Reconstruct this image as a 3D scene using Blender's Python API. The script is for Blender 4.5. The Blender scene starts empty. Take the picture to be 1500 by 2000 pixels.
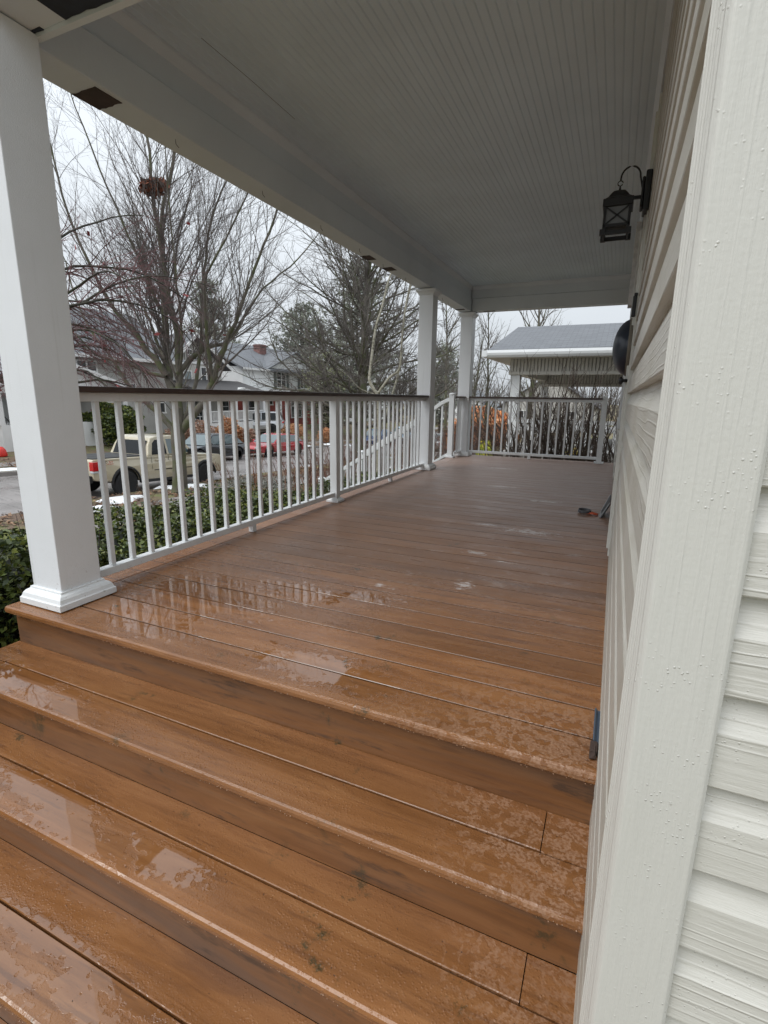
import bpy, bmesh, math, random
import numpy as np
from mathutils import Vector, Matrix, noise
R_ = math.radians
PI = math.pi
scene = bpy.context.scene
col = scene.collection

# ------------------------------------------------------------------ camera
cam = bpy.data.cameras.new('camera')
cam.sensor_fit = 'VERTICAL'; cam.sensor_height = 36.0; cam.sensor_width = 27.0
cam.lens = 17.813
cam.clip_start = 0.02; cam.clip_end = 1500
camo = bpy.data.objects.new('camera', cam); col.objects.link(camo)
M = Matrix(((0.9121871, -0.1022513, 0.3968114, 0.0),
            (0.4095600, 0.1962180, -0.8909316, 0.0),
            (0.0132374, 0.9752144, 0.2208655, 0.8817),
            (0, 0, 0, 1)))
camo.matrix_world = M
scene.camera = camo
# ------------------------------------------------------------------ world, overcast sky
SUN_EL, SUN_AZ = 52, 215
w = bpy.data.worlds.new('World'); scene.world = w; w.use_nodes = True
nt = w.node_tree; nt.nodes.clear()
sky = nt.nodes.new('ShaderNodeTexSky'); sky.sky_type = 'NISHITA'; sky.sun_disc = False
sky.sun_elevation = R_(SUN_EL); sky.sun_rotation = R_(SUN_AZ)
sky.air_density = 1.0; sky.dust_density = 4.0; sky.ozone_density = 1.0
hs = nt.nodes.new('ShaderNodeHueSaturation'); hs.inputs['Saturation'].default_value = 0.22
mixc = nt.nodes.new('ShaderNodeMix'); mixc.data_type = 'RGBA'; mixc.inputs[0].default_value = 0.80
mixc.inputs[7].default_value = (9.8, 10.5, 11.2, 1)   # cloud deck
bg = nt.nodes.new('ShaderNodeBackground'); bg.inputs['Strength'].default_value = 0.105
out = nt.nodes.new('ShaderNodeOutputWorld')
nt.links.new(sky.outputs[0], hs.inputs['Color']); nt.links.new(hs.outputs[0], mixc.inputs[6])
# overcast skies are brighter overhead than at the horizon
tcw = nt.nodes.new('ShaderNodeTexCoord'); spw = nt.nodes.new('ShaderNodeSeparateXYZ'); mrw = nt.nodes.new('ShaderNodeMapRange')
nt.links.new(tcw.outputs['Generated'], spw.inputs[0]); nt.links.new(spw.outputs[2], mrw.inputs[0])
mrw.inputs[1].default_value = 0.0; mrw.inputs[2].default_value = 1.0; mrw.inputs[3].default_value = 0.48; mrw.inputs[4].default_value = 1.10
clw = nt.nodes.new('ShaderNodeTexNoise'); clw.inputs['Scale'].default_value = 2.2; clw.inputs['Detail'].default_value = 4; nt.links.new(tcw.outputs['Generated'], clw.inputs['Vector'])
mcl = nt.nodes.new('ShaderNodeMapRange'); nt.links.new(clw.outputs['Fac'], mcl.inputs[0])
for i_, q_ in enumerate((.3, .7, .93, 1.07)): mcl.inputs[1 + i_].default_value = q_
mw_ = nt.nodes.new('ShaderNodeMath'); mw_.operation = 'MULTIPLY'; nt.links.new(mrw.outputs[0], mw_.inputs[0]); nt.links.new(mcl.outputs[0], mw_.inputs[1])
vmw = nt.nodes.new('ShaderNodeVectorMath'); vmw.operation = 'SCALE'
nt.links.new(mixc.outputs[2], vmw.inputs[0]); nt.links.new(mw_.outputs[0], vmw.inputs['Scale'])
nt.links.new(vmw.outputs[0], bg.inputs[0]); nt.links.new(bg.outputs[0], out.inputs[0])
# ------------------------------------------------------------------ sun behind cloud
sl = bpy.data.lights.new('sun', 'SUN'); sl.energy = 0.9; sl.angle = R_(40); sl.color = (1, .97, .93)
so = bpy.data.objects.new('sun', sl); col.objects.link(so)
az = R_(SUN_AZ)
sd = Vector((math.sin(az) * math.cos(R_(SUN_EL)), math.cos(az) * math.cos(R_(SUN_EL)), math.sin(R_(SUN_EL))))
so.rotation_euler = sd.to_track_quat('Z', 'Y').to_euler()
scene.view_settings.view_transform = 'Standard'; scene.view_settings.look = 'None'
scene.view_settings.exposure = 0.62; scene.view_settings.gamma = 1.0
scene.cycles.max_bounces = 8; scene.cycles.diffuse_bounces = 5; scene.cycles.glossy_bounces = 4
scene.cycles.transparent_max_bounces = 12

# ================================================================== helpers
def tag(o, label=None, cat=None, group=None, kind=None):
    if label: o['label'] = label
    if cat: o['category'] = cat
    if group: o['group'] = group
    if kind: o['kind'] = kind
    return o
def thing(name, label, cat, loc=(0, 0, 0), rz=0, group=None, kind=None):
    o = bpy.data.objects.new(name, None); col.objects.link(o)
    o.location = loc; o.rotation_euler = (0, 0, rz); o.empty_display_size = .1
    return tag(o, label, cat, group, kind)
def copy_tree(o, parent=None):
    c = o.copy(); col.objects.link(c); c.parent = parent
    for ch in o.children: copy_tree(ch, c)
    return c

class MB:
    """collects geometry; build() links one mesh object. With a parent given, points are in the parent's space."""
    def __init__(s): s.v = []; s.f = []; s.m = []; s.cm = 0
    def add(s, vs, fs, m=None):
        n = len(s.v); s.v.extend([tuple(p) for p in vs]); s.f.extend([tuple(n + i for i in f) for f in fs])
        s.m.extend([s.cm if m is None else m] * len(fs)); return s
    def box(s, x0, x1, y0, y1, z0, z1, m=None):
        x0, x1 = min(x0, x1), max(x0, x1); y0, y1 = min(y0, y1), max(y0, y1); z0, z1 = min(z0, z1), max(z0, z1)
        return s.add([(x0, y0, z0), (x1, y0, z0), (x1, y1, z0), (x0, y1, z0), (x0, y0, z1), (x1, y0, z1), (x1, y1, z1), (x0, y1, z1)],
              [(0, 3, 2, 1), (4, 5, 6, 7), (0, 1, 5, 4), (1, 2, 6, 5), (2, 3, 7, 6), (3, 0, 4, 7)], m)
    def frustum(s, cx, cy, z0, w0, z1, w1, m=None):
        a, b = w0 / 2, w1 / 2
        return s.add([(cx - a, cy - a, z0), (cx + a, cy - a, z0), (cx + a, cy + a, z0), (cx - a, cy + a, z0),
               (cx - b, cy - b, z1), (cx + b, cy - b, z1), (cx + b, cy + b, z1), (cx - b, cy + b, z1)],
              [(0, 3, 2, 1), (4, 5, 6, 7), (0, 1, 5, 4), (1, 2, 6, 5), (2, 3, 7, 6), (3, 0, 4, 7)], m)
    def prism(s, pts, axis, a, b, m=None):
        """extrude polygon pts (2D) along axis 0/1/2 from a to b"""
        def P(p, t):
            if axis == 0: return (t, p[0], p[1])
            if axis == 1: return (p[0], t, p[1])
            return (p[0], p[1], t)
        n = len(pts); vs = [P(p, a) for p in pts] + [P(p, b) for p in pts]
        fs = [tuple(range(n)), tuple(range(2 * n - 1, n - 1, -1))] + [(i, (i + 1) % n, n + (i + 1) % n, n + i) for i in range(n)]
        return s.add(vs, fs, m)
    def beam(s, p, q, wx, wz, m=None):
        p, q = Vector(p), Vector(q); d = (q - p).normalized()
        u = Vector((0, 0, 1)); sx = d.cross(u)
        if sx.length < 1e-4: sx = Vector((1, 0, 0))
        sx.normalize(); u = sx.cross(d)
        vs = []
        for c in (p, q):
            for a, b in ((-1, -1), (1, -1), (1, 1), (-1, 1)): vs.append(c + sx * a * wx / 2 + u * b * wz / 2)
        return s.add(vs, [(0, 1, 2, 3), (7, 6, 5, 4), (0, 4, 5, 1), (1, 5, 6, 2), (2, 6, 7, 3), (3, 7, 4, 0)], m)
    def tube(s, pts, rad, n=8, m=None, cap=True):
        pts = [Vector(p) for p in pts]
        if not hasattr(rad, '__len__'): rad = [rad] * len(pts)
        vs = []; up = None
        for i, p in enumerate(pts):
            d = (pts[min(i + 1, len(pts) - 1)] - pts[max(i - 1, 0)])
            if d.length < 1e-9: d = Vector((0, 0, 1))
            d.normalize()
            if up is None:
                up = Vector((0, 0, 1)) if abs(d.z) < .9 else Vector((1, 0, 0))
            a = d.cross(up); a.normalize(); b = d.cross(a); up = -b if False else up
            for k in range(n):
                t = 2 * PI * k / n; vs.append(p + (a * math.cos(t) + b * math.sin(t)) * rad[i])
        fs = []
        for i in range(len(pts) - 1):
            for k in range(n):
                k2 = (k + 1) % n; fs.append((i * n + k, i * n + k2, (i + 1) * n + k2, (i + 1) * n + k))
        if cap:
            fs.append(tuple(range(n))[::-1]); fs.append(tuple((len(pts) - 1) * n + k for k in range(n)))
        return s.add(vs, fs, m)
    def lathe(s, prof, c, n=24, axis=2, m=None):
        """prof list of (r, h) along the axis from point c"""
        vs = []
        for r, h in prof:
            for k in range(n):
                t = 2 * PI * k / n; a, b = r * math.cos(t), r * math.sin(t)
                if axis == 2: vs.append((c[0] + a, c[1] + b, c[2] + h))
                elif axis == 0: vs.append((c[0] + h, c[1] + a, c[2] + b))
                else: vs.append((c[0] + b, c[1] + h, c[2] + a))
        fs = []
        for i in range(len(prof) - 1):
            for k in range(n):
                k2 = (k + 1) % n; fs.append((i * n + k, i * n + k2, (i + 1) * n + k2, (i + 1) * n + k))
        fs.append(tuple(range(n))[::-1]); fs.append(tuple((len(prof) - 1) * n + k for k in range(n)))
        return s.add(vs, fs, m)
    def build(s, name, mats, parent=None, bevel=0, smooth=False, seg=2, loc=None):
        me = bpy.data.meshes.new(name)
        v = s.v
        if loc is not None: v = [(a - loc[0], b - loc[1], c - loc[2]) for a, b, c in v]
        me.from_pydata(v, [], s.f)
        if not isinstance(mats, (list, tuple)): mats = [mats]
        for mt in mats: me.materials.append(mt)
        if len(mats) > 1: me.polygons.foreach_set('material_index', s.m)
        bm = bmesh.new(); bm.from_mesh(me); bmesh.ops.recalc_face_normals(bm, faces=bm.faces); bm.to_mesh(me); bm.free()
        if smooth: me.polygons.foreach_set('use_smooth', [True] * len(me.polygons))
        o = bpy.data.objects.new(name, me); col.objects.link(o)
        if loc is not None and parent is None: o.location = loc
        if parent is not None: o.parent = parent
        if bevel:
            b = o.modifiers.new('bevel', 'BEVEL'); b.width = bevel; b.segments = seg; b.limit_method = 'ANGLE'; b.angle_limit = R_(35)
        return o

def npmesh(name, V, F, mats, parent=None, smooth=False, mi=None):
    """V (n,3), F (m,k) arrays -> one mesh object, fast"""
    V = np.asarray(V, np.float32); F = np.asarray(F, np.int32)
    me = bpy.data.meshes.new(name); k = F.shape[1]
    me.vertices.add(len(V)); me.vertices.foreach_set('co', V.ravel())
    me.loops.add(F.size); me.loops.foreach_set('vertex_index', F.ravel())
    me.polygons.add(len(F)); me.polygons.foreach_set('loop_start', np.arange(0, F.size, k, dtype=np.int32))
    try: me.polygons.foreach_set('loop_total', np.full(len(F), k, np.int32))
    except Exception: pass
    if not isinstance(mats, (list, tuple)): mats = [mats]
    for m in mats: me.materials.append(m)
    if mi is not None: me.polygons.foreach_set('material_index', np.asarray(mi, np.int32))
    if smooth: me.polygons.foreach_set('use_smooth', np.ones(len(F), bool))
    me.update(calc_edges=True)
    o = bpy.data.objects.new(name, me); col.objects.link(o)
    if parent is not None: o.parent = parent
    return o

# ================================================================== materials
class N:
    """small node-graph writer"""
    def __init__(s, name, rough=.5, base=(.5, .5, .5), metal=0, spec=.5, coat=0):
        s.mat = bpy.data.materials.new(name); s.mat.use_nodes = True; s.t = s.mat.node_tree
        s.b = s.t.nodes['Principled BSDF']
        s.b.inputs['Base Color'].default_value = (*base, 1); s.b.inputs['Roughness'].default_value = rough
        s.b.inputs['Metallic'].default_value = metal; s.b.inputs['Specular IOR Level'].default_value = spec
        s.b.inputs['Coat Weight'].default_value = coat
    def n(s, typ, **kw):
        x = s.t.nodes.new('ShaderNode' + typ)
        for k, v in kw.items():
            if hasattr(x, k): setattr(x, k, v)
            else: x.inputs[k].default_value = v
        return x
    def L(s, a, b): s.t.links.new(a, b)
    def pos(s, scale=(1, 1, 1), obj=False, rot=(0, 0, 0)):
        g = s.n('TexCoord').outputs['Object'] if obj else s.n('NewGeometry').outputs['Position']
        m = s.n('Mapping'); m.inputs['Scale'].default_value = scale; m.inputs['Rotation'].default_value = rot; s.L(g, m.inputs['Vector']); return m.outputs[0]
    def noise(s, vec, scale=5, detail=4, rough=.55, dist=0, out='Fac'):
        x = s.n('TexNoise'); x.inputs['Scale'].default_value = scale; x.inputs['Detail'].default_value = detail
        x.inputs['Roughness'].default_value = rough; x.inputs['Distortion'].default_value = dist; s.L(vec, x.inputs['Vector']); return x.outputs[out]
    def voro(s, vec, scale=5, feature='F1', out='Distance', rnd=1):
        x = s.n('TexVoronoi'); x.feature = feature; x.inputs['Scale'].default_value = scale; x.inputs['Randomness'].default_value = rnd; s.L(vec, x.inputs['Vector']); return x.outputs[out]
    def ramp(s, fac, stops, interp='LINEAR'):
        x = s.n('ValToRGB'); cr = x.color_ramp; cr.interpolation = interp
        while len(cr.elements) < len(stops): cr.elements.new(.5)
        for e, (p, c) in zip(cr.elements, stops):
            e.position = p; e.color = (*c, 1) if hasattr(c, '__len__') else (c, c, c, 1)
        s.L(fac, x.inputs[0]); return x.outputs[0]
    def math(s, op, a, b=None, clamp=False, c=None):
        x = s.n('Math'); x.operation = op; x.use_clamp = clamp
        for i, q in enumerate((a, b, c)):
            if q is None: continue
            if isinstance(q, (int, float)): x.inputs[i].default_value = q
            else: s.L(q, x.inputs[i])
        return x.outputs[0]
    def mr(s, v, a, b, c=0, d=1):
        x = s.n('MapRange'); x.interpolation_type = 'SMOOTHSTEP'; s.L(v, x.inputs[0])
        for i, q in enumerate((a, b, c, d)): x.inputs[1 + i].default_value = q
        return x.outputs[0]
    def mix(s, fac, a, b, typ='MIX'):
        x = s.n('Mix'); x.data_type = 'RGBA'; x.blend_type = typ
        for i, q in ((0, fac), (6, a), (7, b)):
            if isinstance(q, (int, float)): x.inputs[i].default_value = q
            elif isinstance(q, tuple): x.inputs[i].default_value = (*q, 1)
            else: s.L(q, x.inputs[i])
        return x.outputs[2]
    def bump(s, h, strength=.3, dist=.01, prev=None):
        x = s.n('Bump'); x.inputs['Strength'].default_value = strength; x.inputs['Distance'].default_value = dist
        s.L(h, x.inputs['Height'])
        if prev is not None: s.L(prev, x.inputs['Normal'])
        s.L(x.outputs[0], s.b.inputs['Normal']); return x.outputs[0]
    def color(s, c): s.L(c, s.b.inputs['Base Color'])
    def rough(s, c): s.L(c, s.b.inputs['Roughness'])

def simple(name, base, rough=.5, var=.15, scale=3, metal=0, bump=0, bscale=40, obj=False, spec=.5, coat=0):
    n = N(name, rough, base, metal, spec, coat); p = n.pos(obj=obj)
    f = n.noise(p, scale, 5)
    lo = tuple(c * (1 - var) for c in base); hi = tuple(min(1, c * (1 + var)) for c in base)
    n.color(n.ramp(f, [(.3, lo), (.7, hi)]))
    if bump: n.bump(n.noise(p, bscale, 3), bump, .01)
    return n.mat

def deck_material(name, axis_scale, wet=True, base_mul=1.0):
    n = N(name, .35)
    p = n.pos(); g = n.n('SeparateXYZ'); n.L(p, g.inputs[0])
    st = n.pos(axis_scale)
    grain = n.noise(st, 14, 6, .65, .6); grain2 = n.noise(st, 4, 4, .6, 1.2)
    b = lambda r, gg, bb: (r * base_mul, gg * base_mul, bb * base_mul)
    c = n.ramp(grain, [(.25, b(.155, .063, .021)), (.5, b(.232, .100, .036)), (.75, b(.295, .138, .054))])
    c = n.mix(n.math('MULTIPLY', n.mr(grain2, .52, .72), .6), c, b(.115, .052, .028))
    wn = n.n('TexWhiteNoise'); wn.noise_dimensions = '2D'; cbw = n.n('CombineXYZ')
    n.L(n.math('FLOOR', n.math('MULTIPLY', n.math('SUBTRACT', g.outputs[1], 1.312), 1 / .1425)), cbw.inputs[0]); n.L(n.math('FLOOR', n.math('MULTIPLY', g.outputs[2], 11)), cbw.inputs[1]); n.L(cbw.outputs[0], wn.inputs['Vector'])
    hv = n.n('HueSaturation'); n.L(n.math('MULTIPLY_ADD', wn.outputs['Value'], .34, c=.83), hv.inputs['Value']); n.L(c, hv.inputs['Color']); c = hv.outputs[0]
    streak = n.noise(n.pos(tuple(q * 1.0 for q in axis_scale)), 34, 3, .6); c = n.mix(n.math('MULTIPLY', n.mr(streak, .56, .70), .40), c, b(.085, .036, .018))
    # green-black mildew specks
    sp = n.noise(p, 9, 8, .75); reg = n.noise(p, 2.3, 2)
    spots = n.math('MULTIPLY', n.mr(sp, .575, .66), n.mr(reg, .50, .62))
    c = n.mix(n.math('MULTIPLY', spots, .85), c, (.040, .038, .018))
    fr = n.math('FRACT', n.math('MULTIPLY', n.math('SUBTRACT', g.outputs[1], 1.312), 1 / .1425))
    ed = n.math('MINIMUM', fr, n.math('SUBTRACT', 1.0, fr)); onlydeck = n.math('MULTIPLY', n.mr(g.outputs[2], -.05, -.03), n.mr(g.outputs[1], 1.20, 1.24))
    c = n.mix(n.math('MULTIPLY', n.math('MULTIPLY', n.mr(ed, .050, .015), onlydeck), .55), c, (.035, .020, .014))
    if wet:
        # damp film / beaded water near the wall end, pooled water near the open edge
        big = n.noise(p, 3.2, 5, .6); fine = n.noise(p, 26, 5, .6, .4)
        # beading: cells of standing drops separated by pale damp film
        wv = n.noise(p, 11, 3, .6, 0, 'Color')
        vm = n.n('VectorMath'); vm.operation = 'MULTIPLY_ADD'; vm.inputs[1].default_value = (.05, .05, .05)
        n.L(wv, vm.inputs[0]); n.L(p, vm.inputs[2])
        cell = n.voro(vm.outputs[0], 70, 'SMOOTH_F1')
        bl = n.noise(vm.outputs[0], 44, 2.5, .5); th = n.math('MULTIPLY', n.math('SUBTRACT', n.noise(p, 7, 3), .5), .35)
        bead = n.mr(n.math('ADD', bl, th), .46, .57)
        y = g.outputs[1]; x = g.outputs[0]; z = g.outputs[2]
        xr = n.mr(n.math('SUBTRACT', n.math('ADD', x, n.math('MULTIPLY', big, 1.0)), n.math('MULTIPLY', z, -.9)), -.10, .35)
        yr = n.mr(n.math('ADD', y, n.math('MULTIPLY', big, .8)), 2.05, 1.70)
        beadreg = n.math('MULTIPLY', xr, yr, True)
        film = n.math('MULTIPLY', beadreg, n.math('SUBTRACT', 1.0, bead), True)
        c = n.mix(n.math('MULTIPLY', n.math('MULTIPLY', film, .75), n.mr(n.noise(p, 130, 2, .6), .35, .62)), c, b(.36, .21, .13))
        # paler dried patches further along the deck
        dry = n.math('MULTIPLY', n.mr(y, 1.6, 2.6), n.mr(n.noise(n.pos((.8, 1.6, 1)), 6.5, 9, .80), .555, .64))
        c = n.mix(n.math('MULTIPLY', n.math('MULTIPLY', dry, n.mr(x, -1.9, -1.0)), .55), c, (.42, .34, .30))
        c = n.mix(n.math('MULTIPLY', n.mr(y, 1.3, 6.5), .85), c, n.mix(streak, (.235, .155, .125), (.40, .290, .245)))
        fl_ = None
        for (cx, cy, rx, ry) in FLECKS:
            d = n.n('VectorMath'); d.operation = 'SUBTRACT'; n.L(p, d.inputs[0]); d.inputs[1].default_value = (cx, cy, 0)
            e = n.n('VectorMath'); e.operation = 'MULTIPLY'; n.L(d.outputs[0], e.inputs[0]); e.inputs[1].default_value = (1 / rx, 1 / ry, 0)
            l = n.n('VectorMath'); l.operation = 'LENGTH'; n.L(e.outputs[0], l.inputs[0])
            q = n.math('SUBTRACT', 1.0, l.outputs['Value']); fl_ = q if fl_ is None else n.math('MAXIMUM', fl_, q)
        fk = n.mr(n.math('ADD', fl_, n.math('MULTIPLY', n.math('SUBTRACT', n.noise(n.pos((.6, 1.5, 1)), 30, 6, .8), .5), 5.0)), .55, 1.0)
        fk = n.math('MULTIPLY', fk, onlydeck)
        c = n.mix(n.math('MULTIPLY', fk, .85), c, (.62, .57, .55))
        # puddles
        pud = None
        for (cx, cy, rx, ry) in PUDDLES:
            d = n.n('VectorMath'); d.operation = 'SUBTRACT'; n.L(p, d.inputs[0]); d.inputs[1].default_value = (cx, cy, 0)
            e = n.n('VectorMath'); e.operation = 'MULTIPLY'; n.L(d.outputs[0], e.inputs[0]); e.inputs[1].default_value = (1 / rx, 1 / ry, 0)
            l = n.n('VectorMath'); l.operation = 'LENGTH'; n.L(e.outputs[0], l.inputs[0])
            q = n.math('SUBTRACT', 1.35, l.outputs['Value'])
            pud = q if pud is None else n.math('MAXIMUM', pud, q)
        pv = n.math('ADD', pud, n.math('MULTIPLY', n.math('SUBTRACT', n.noise(n.pos((1.5, 2.8, 1)), 8, 5, .6), .5), 2.6))
        pv = n.math('ADD', pv, n.math('MULTIPLY', n.math('SUBTRACT', bl, .5), 2.4))
        pm = n.mr(pv, .20, .42)
        wetring = n.mr(pv, -1.0, .3)
        rg = n.math('MULTIPLY_ADD', grain, .22, c=n.math('MULTIPLY_ADD', n.noise(n.pos((.8, 3, 3)), 2.4, 6, .65), .46, c=-.06))
        rg = n.math('ADD', rg, n.math('MULTIPLY', n.mr(y, 1.9, 3.2), .12))
        rg = n.math('ADD', rg, n.math('MULTIPLY', film, .14)); rg = n.math('MULTIPLY', rg, n.math('MULTIPLY_ADD', wetring, -.55, c=1.0))
        rr = n.n('Mix'); n.L(pm, rr.inputs[0]); n.L(rg, rr.inputs[2]); rr.inputs[3].default_value = .025
        r2 = n.n('Mix'); n.L(n.math('MULTIPLY', beadreg, bead), r2.inputs[0]); n.L(rr.outputs[0], r2.inputs[2]); r2.inputs[3].default_value = .12
        n.rough(r2.outputs[0])
        n.L(n.math('MULTIPLY_ADD', pm, .35, c=n.math('MULTIPLY_ADD', n.mr(y, 1.8, 3.2), -.20, c=.58)), n.b.inputs['Specular IOR Level'])
        h = n.math('MULTIPLY', n.math('MULTIPLY', n.math('ADD', grain, n.math('MULTIPLY', n.noise(p, 220, 2), .6)), .0009), n.math('SUBTRACT', 1.0, pm))
        drops = n.voro(p, 125, 'F1'); dz = n.math('MULTIPLY', n.mr(drops, .45, .1), n.mr(n.noise(p, 5, 5, .7), .42, .55))
        h = n.math('ADD', h, n.math('MULTIPLY', n.math('MULTIPLY', bead, beadreg), .0007))
        h = n.math('ADD', h, n.math('MULTIPLY', n.math('MULTIPLY', dz, .0006), n.math('SUBTRACT', 1.0, pm)))
        h = n.math('ADD', h, n.math('MULTIPLY', pm, .0012))
        h = n.math('ADD', h, n.math('MULTIPLY', n.noise(p, 6, 2), .0006))
        n.bump(h, 1.0, 1.0)
    else:
        n.b.inputs['Roughness'].default_value = .42
        n.bump(grain, .25, .004)
        c = n.mix(n.math('MULTIPLY', n.mr(grain2, .35, .65), .55), c, (.14, .092, .066)); c = n.mix(n.math('MULTIPLY', n.mr(n.noise(n.pos((.5, 3, 3)), 7, 6, .7), .55, .68), .7), c, (.040, .030, .024))
    n.color(c)
    return n.mat

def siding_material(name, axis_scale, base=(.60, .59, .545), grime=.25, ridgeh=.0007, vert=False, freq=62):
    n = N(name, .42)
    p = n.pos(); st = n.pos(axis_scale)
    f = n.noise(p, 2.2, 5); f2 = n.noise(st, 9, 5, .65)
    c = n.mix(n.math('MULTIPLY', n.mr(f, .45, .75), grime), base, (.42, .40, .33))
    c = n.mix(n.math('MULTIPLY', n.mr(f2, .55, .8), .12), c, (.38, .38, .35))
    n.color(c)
    sp_ = n.n('SeparateXYZ'); n.L(p, sp_.inputs[0])
    co = sp_.outputs[2] if vert is False else n.math('ADD', sp_.outputs[0], sp_.outputs[1])
    wav = n.math('ADD', n.math('MULTIPLY', co, freq), n.math('MULTIPLY', n.noise(st, 2.2, 4, .6, .5), 3.4))
    ridge = n.math('ABSOLUTE', n.math('SUBTRACT', n.math('FRACT', wav), .5))
    line = n.math('MULTIPLY', n.mr(ridge, .16, .0), n.mr(n.noise(st, 3.1, 3), .40, .60))
    gr_ = n.noise(st, 30, 4, .7)
    h = n.math('ADD', n.math('MULTIPLY', line, ridgeh), n.math('MULTIPLY', f2, .0012))
    h = n.math('ADD', h, n.math('MULTIPLY', gr_, .0009 if vert else .0008))
    dr = n.voro(p, 150); keep = n.mr(n.noise(p, 13, 3), .50, .62)
    h = n.math('ADD', h, n.math('MULTIPLY', n.math('MULTIPLY', n.mr(dr, .26, .05), keep), .0006))
    h = n.math('ADD', h, n.math('MULTIPLY', n.noise(p, 160, 2), .0003))
    n.bump(h, 1.0, 1.0)
    return n.mat

FLECKS = [(-.78, 3.52, .16, .05), (-.45, 3.45, .34, .13), (-.66, 2.82, .13, .07), (-.47, 2.72, .09, .04), (-.58, 2.28, .10, .10), (-.95, 2.1, .10, .05), (-1.0, 5.2, .3, .12), (-.5, 4.6, .25, .08), (-1.3, 6.6, .4, .15)]
PUDDLES = [(-1.85, 1.36, .40, .13), (-1.62, 1.62, .36, .22), (-1.55, 1.30, .22, .07), (-.82, 1.31, .22, .09), (-.63, 1.30, .10, .07), (-1.25, 1.85, .2, .10), (-.92, 1.94, .12, .05),
           (-1.95, 1.02, .30, .10), (-1.70, .965, .20, .035),
           (-1.50, .81, .22, .055), (-1.30, .745, .25, .04), (-.97, .80, .13, .045),
           (-1.22, .60, .40, .03), (-1.0, .54, .12, .03), (-1.4, .50, .25, .05), (-.55, .56, .12, .03)]
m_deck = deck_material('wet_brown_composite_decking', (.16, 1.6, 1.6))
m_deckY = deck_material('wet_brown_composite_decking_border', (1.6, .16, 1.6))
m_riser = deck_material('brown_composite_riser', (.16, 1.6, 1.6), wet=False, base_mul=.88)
m_gap = simple('dark_gap', (.02, .015, .01), .9)
def white_pvc(name, base, rough, bscale, bst):
    n = N(name, rough); p = n.pos(); f = n.noise(p, 2, 5); s3 = n.n('SeparateXYZ'); n.L(p, s3.inputs[0])
    c = n.ramp(f, [(.3, tuple(q * .95 for q in base)), (.7, tuple(min(1, q * 1.03) for q in base))])
    sp = n.mr(n.noise(p, 70, 4, .7), .60, .70); low = n.mr(n.math('ADD', s3.outputs[2], n.math('MULTIPLY', n.noise(p, 9, 3), .25)), .42, .10)
    c = n.mix(n.math('MULTIPLY', n.math('MULTIPLY', sp, low), .55), c, (.30, .24, .18))          # splashed dirt
    run = n.noise(n.pos((28, 28, 1.1)), 1, 5, .65); c = n.mix(n.math('MULTIPLY', n.mr(run, .58, .75), .16), c, (.42, .42, .38))   # faint runs
    mk = n.mr(n.noise(p, 16, 2), .76, .80); c = n.mix(n.math('MULTIPLY', mk, .5), c, (.30, .27, .24))
    n.color(c); n.bump(n.noise(p, bscale, 3), bst, .01); return n.mat
m_white = white_pvc('white_vinyl', (.76, .78, .79), .35, 120, .05)
m_col = white_pvc('white_textured_pvc', (.76, .78, .80), .38, 260, .16)
m_soffit = simple('off_white_beam_paint', (.68, .725, .765), .6, .07, 1.3, bump=.08, bscale=60)
m_ceil = simple('pale_grey_ceiling_paint', (.66, .75, .82), .62, .06, 1.5, bump=.05, bscale=80)
m_bare = simple('bare_dark_wood', (.055, .035, .028), .8, .5, 9)
m_bareblue = simple('dark_blue_old_paint', (.020, .026, .042), .7, .4, 9)
m_cap = simple('dark_brown_rail_cap', (.060, .036, .028), .32, .25, 12, bump=.1)
m_black = simple('matt_black_metal', (.012, .012, .013), .45, .2, 8)
m_blueg = simple('blue_grey_flashing', (.055, .078, .115), .4, .15, 5)
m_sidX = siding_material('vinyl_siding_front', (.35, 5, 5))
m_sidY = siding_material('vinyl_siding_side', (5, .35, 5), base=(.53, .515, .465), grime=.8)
m_post = siding_material('vinyl_corner_trim', (5, 5, .30), base=(.60, .595, .555), grime=.12, ridgeh=.00028, vert=True, freq=75)
def glass(name, base=(.03, .035, .04), rough=.05):
    return simple(name, base, rough, .2, 1, spec=.9)
m_glass = glass('dark_window_glass'); m_glassb = glass('pale_reflecting_glass', (.16, .20, .21))
# ================================================================== own porch and house
CX, SZ, CZ = -2.09, 2.129, 2.475
# ---- deck
dk = thing('porch_deck', 'wet brown composite porch floor of narrow boards running across the porch', 'deck', (-1.1, 4.5, 0))
L0 = tuple(dk.location)
def deck_boards():
    m = MB(); y = 1.169; k = 0
    while y < 7.9:
        wd = .1365 if k else .140
        x0, x1 = (-2.268, .075) if k == 0 else (-2.108, .075)
        t = .030
        prof = [(y, -t), (y + wd, -t), (y + wd, -.0015), (y + wd - .0015, 0), (y + .0015, 0), (y, -.0015)]
        if k == 0: prof = [(y + .006, -t), (y + wd, -t), (y + wd, -.0015), (y + wd - .0015, 0), (y + .010, 0), (y + .003, -.004), (y, -.012), (y + .001, -.024)]
        m.prism(prof, 0, x0, x1); y += wd + .006; k += 1
    return m
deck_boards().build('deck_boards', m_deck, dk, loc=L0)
m = MB(); prof = [(-2.268, -.03), (-2.112, -.03), (-2.112, -.004), (-2.116, 0), (-2.262, 0), (-2.268, -.006)]
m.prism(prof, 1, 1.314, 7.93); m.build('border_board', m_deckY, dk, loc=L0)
m = MB(); m.box(-2.25, .07, 1.22, 7.9, -.09, -.034); m.box(-2.25, .07, 7.86, 7.92, -.9, -.034); m.build('joist_frame', m_gap, dk, loc=L0)
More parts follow.
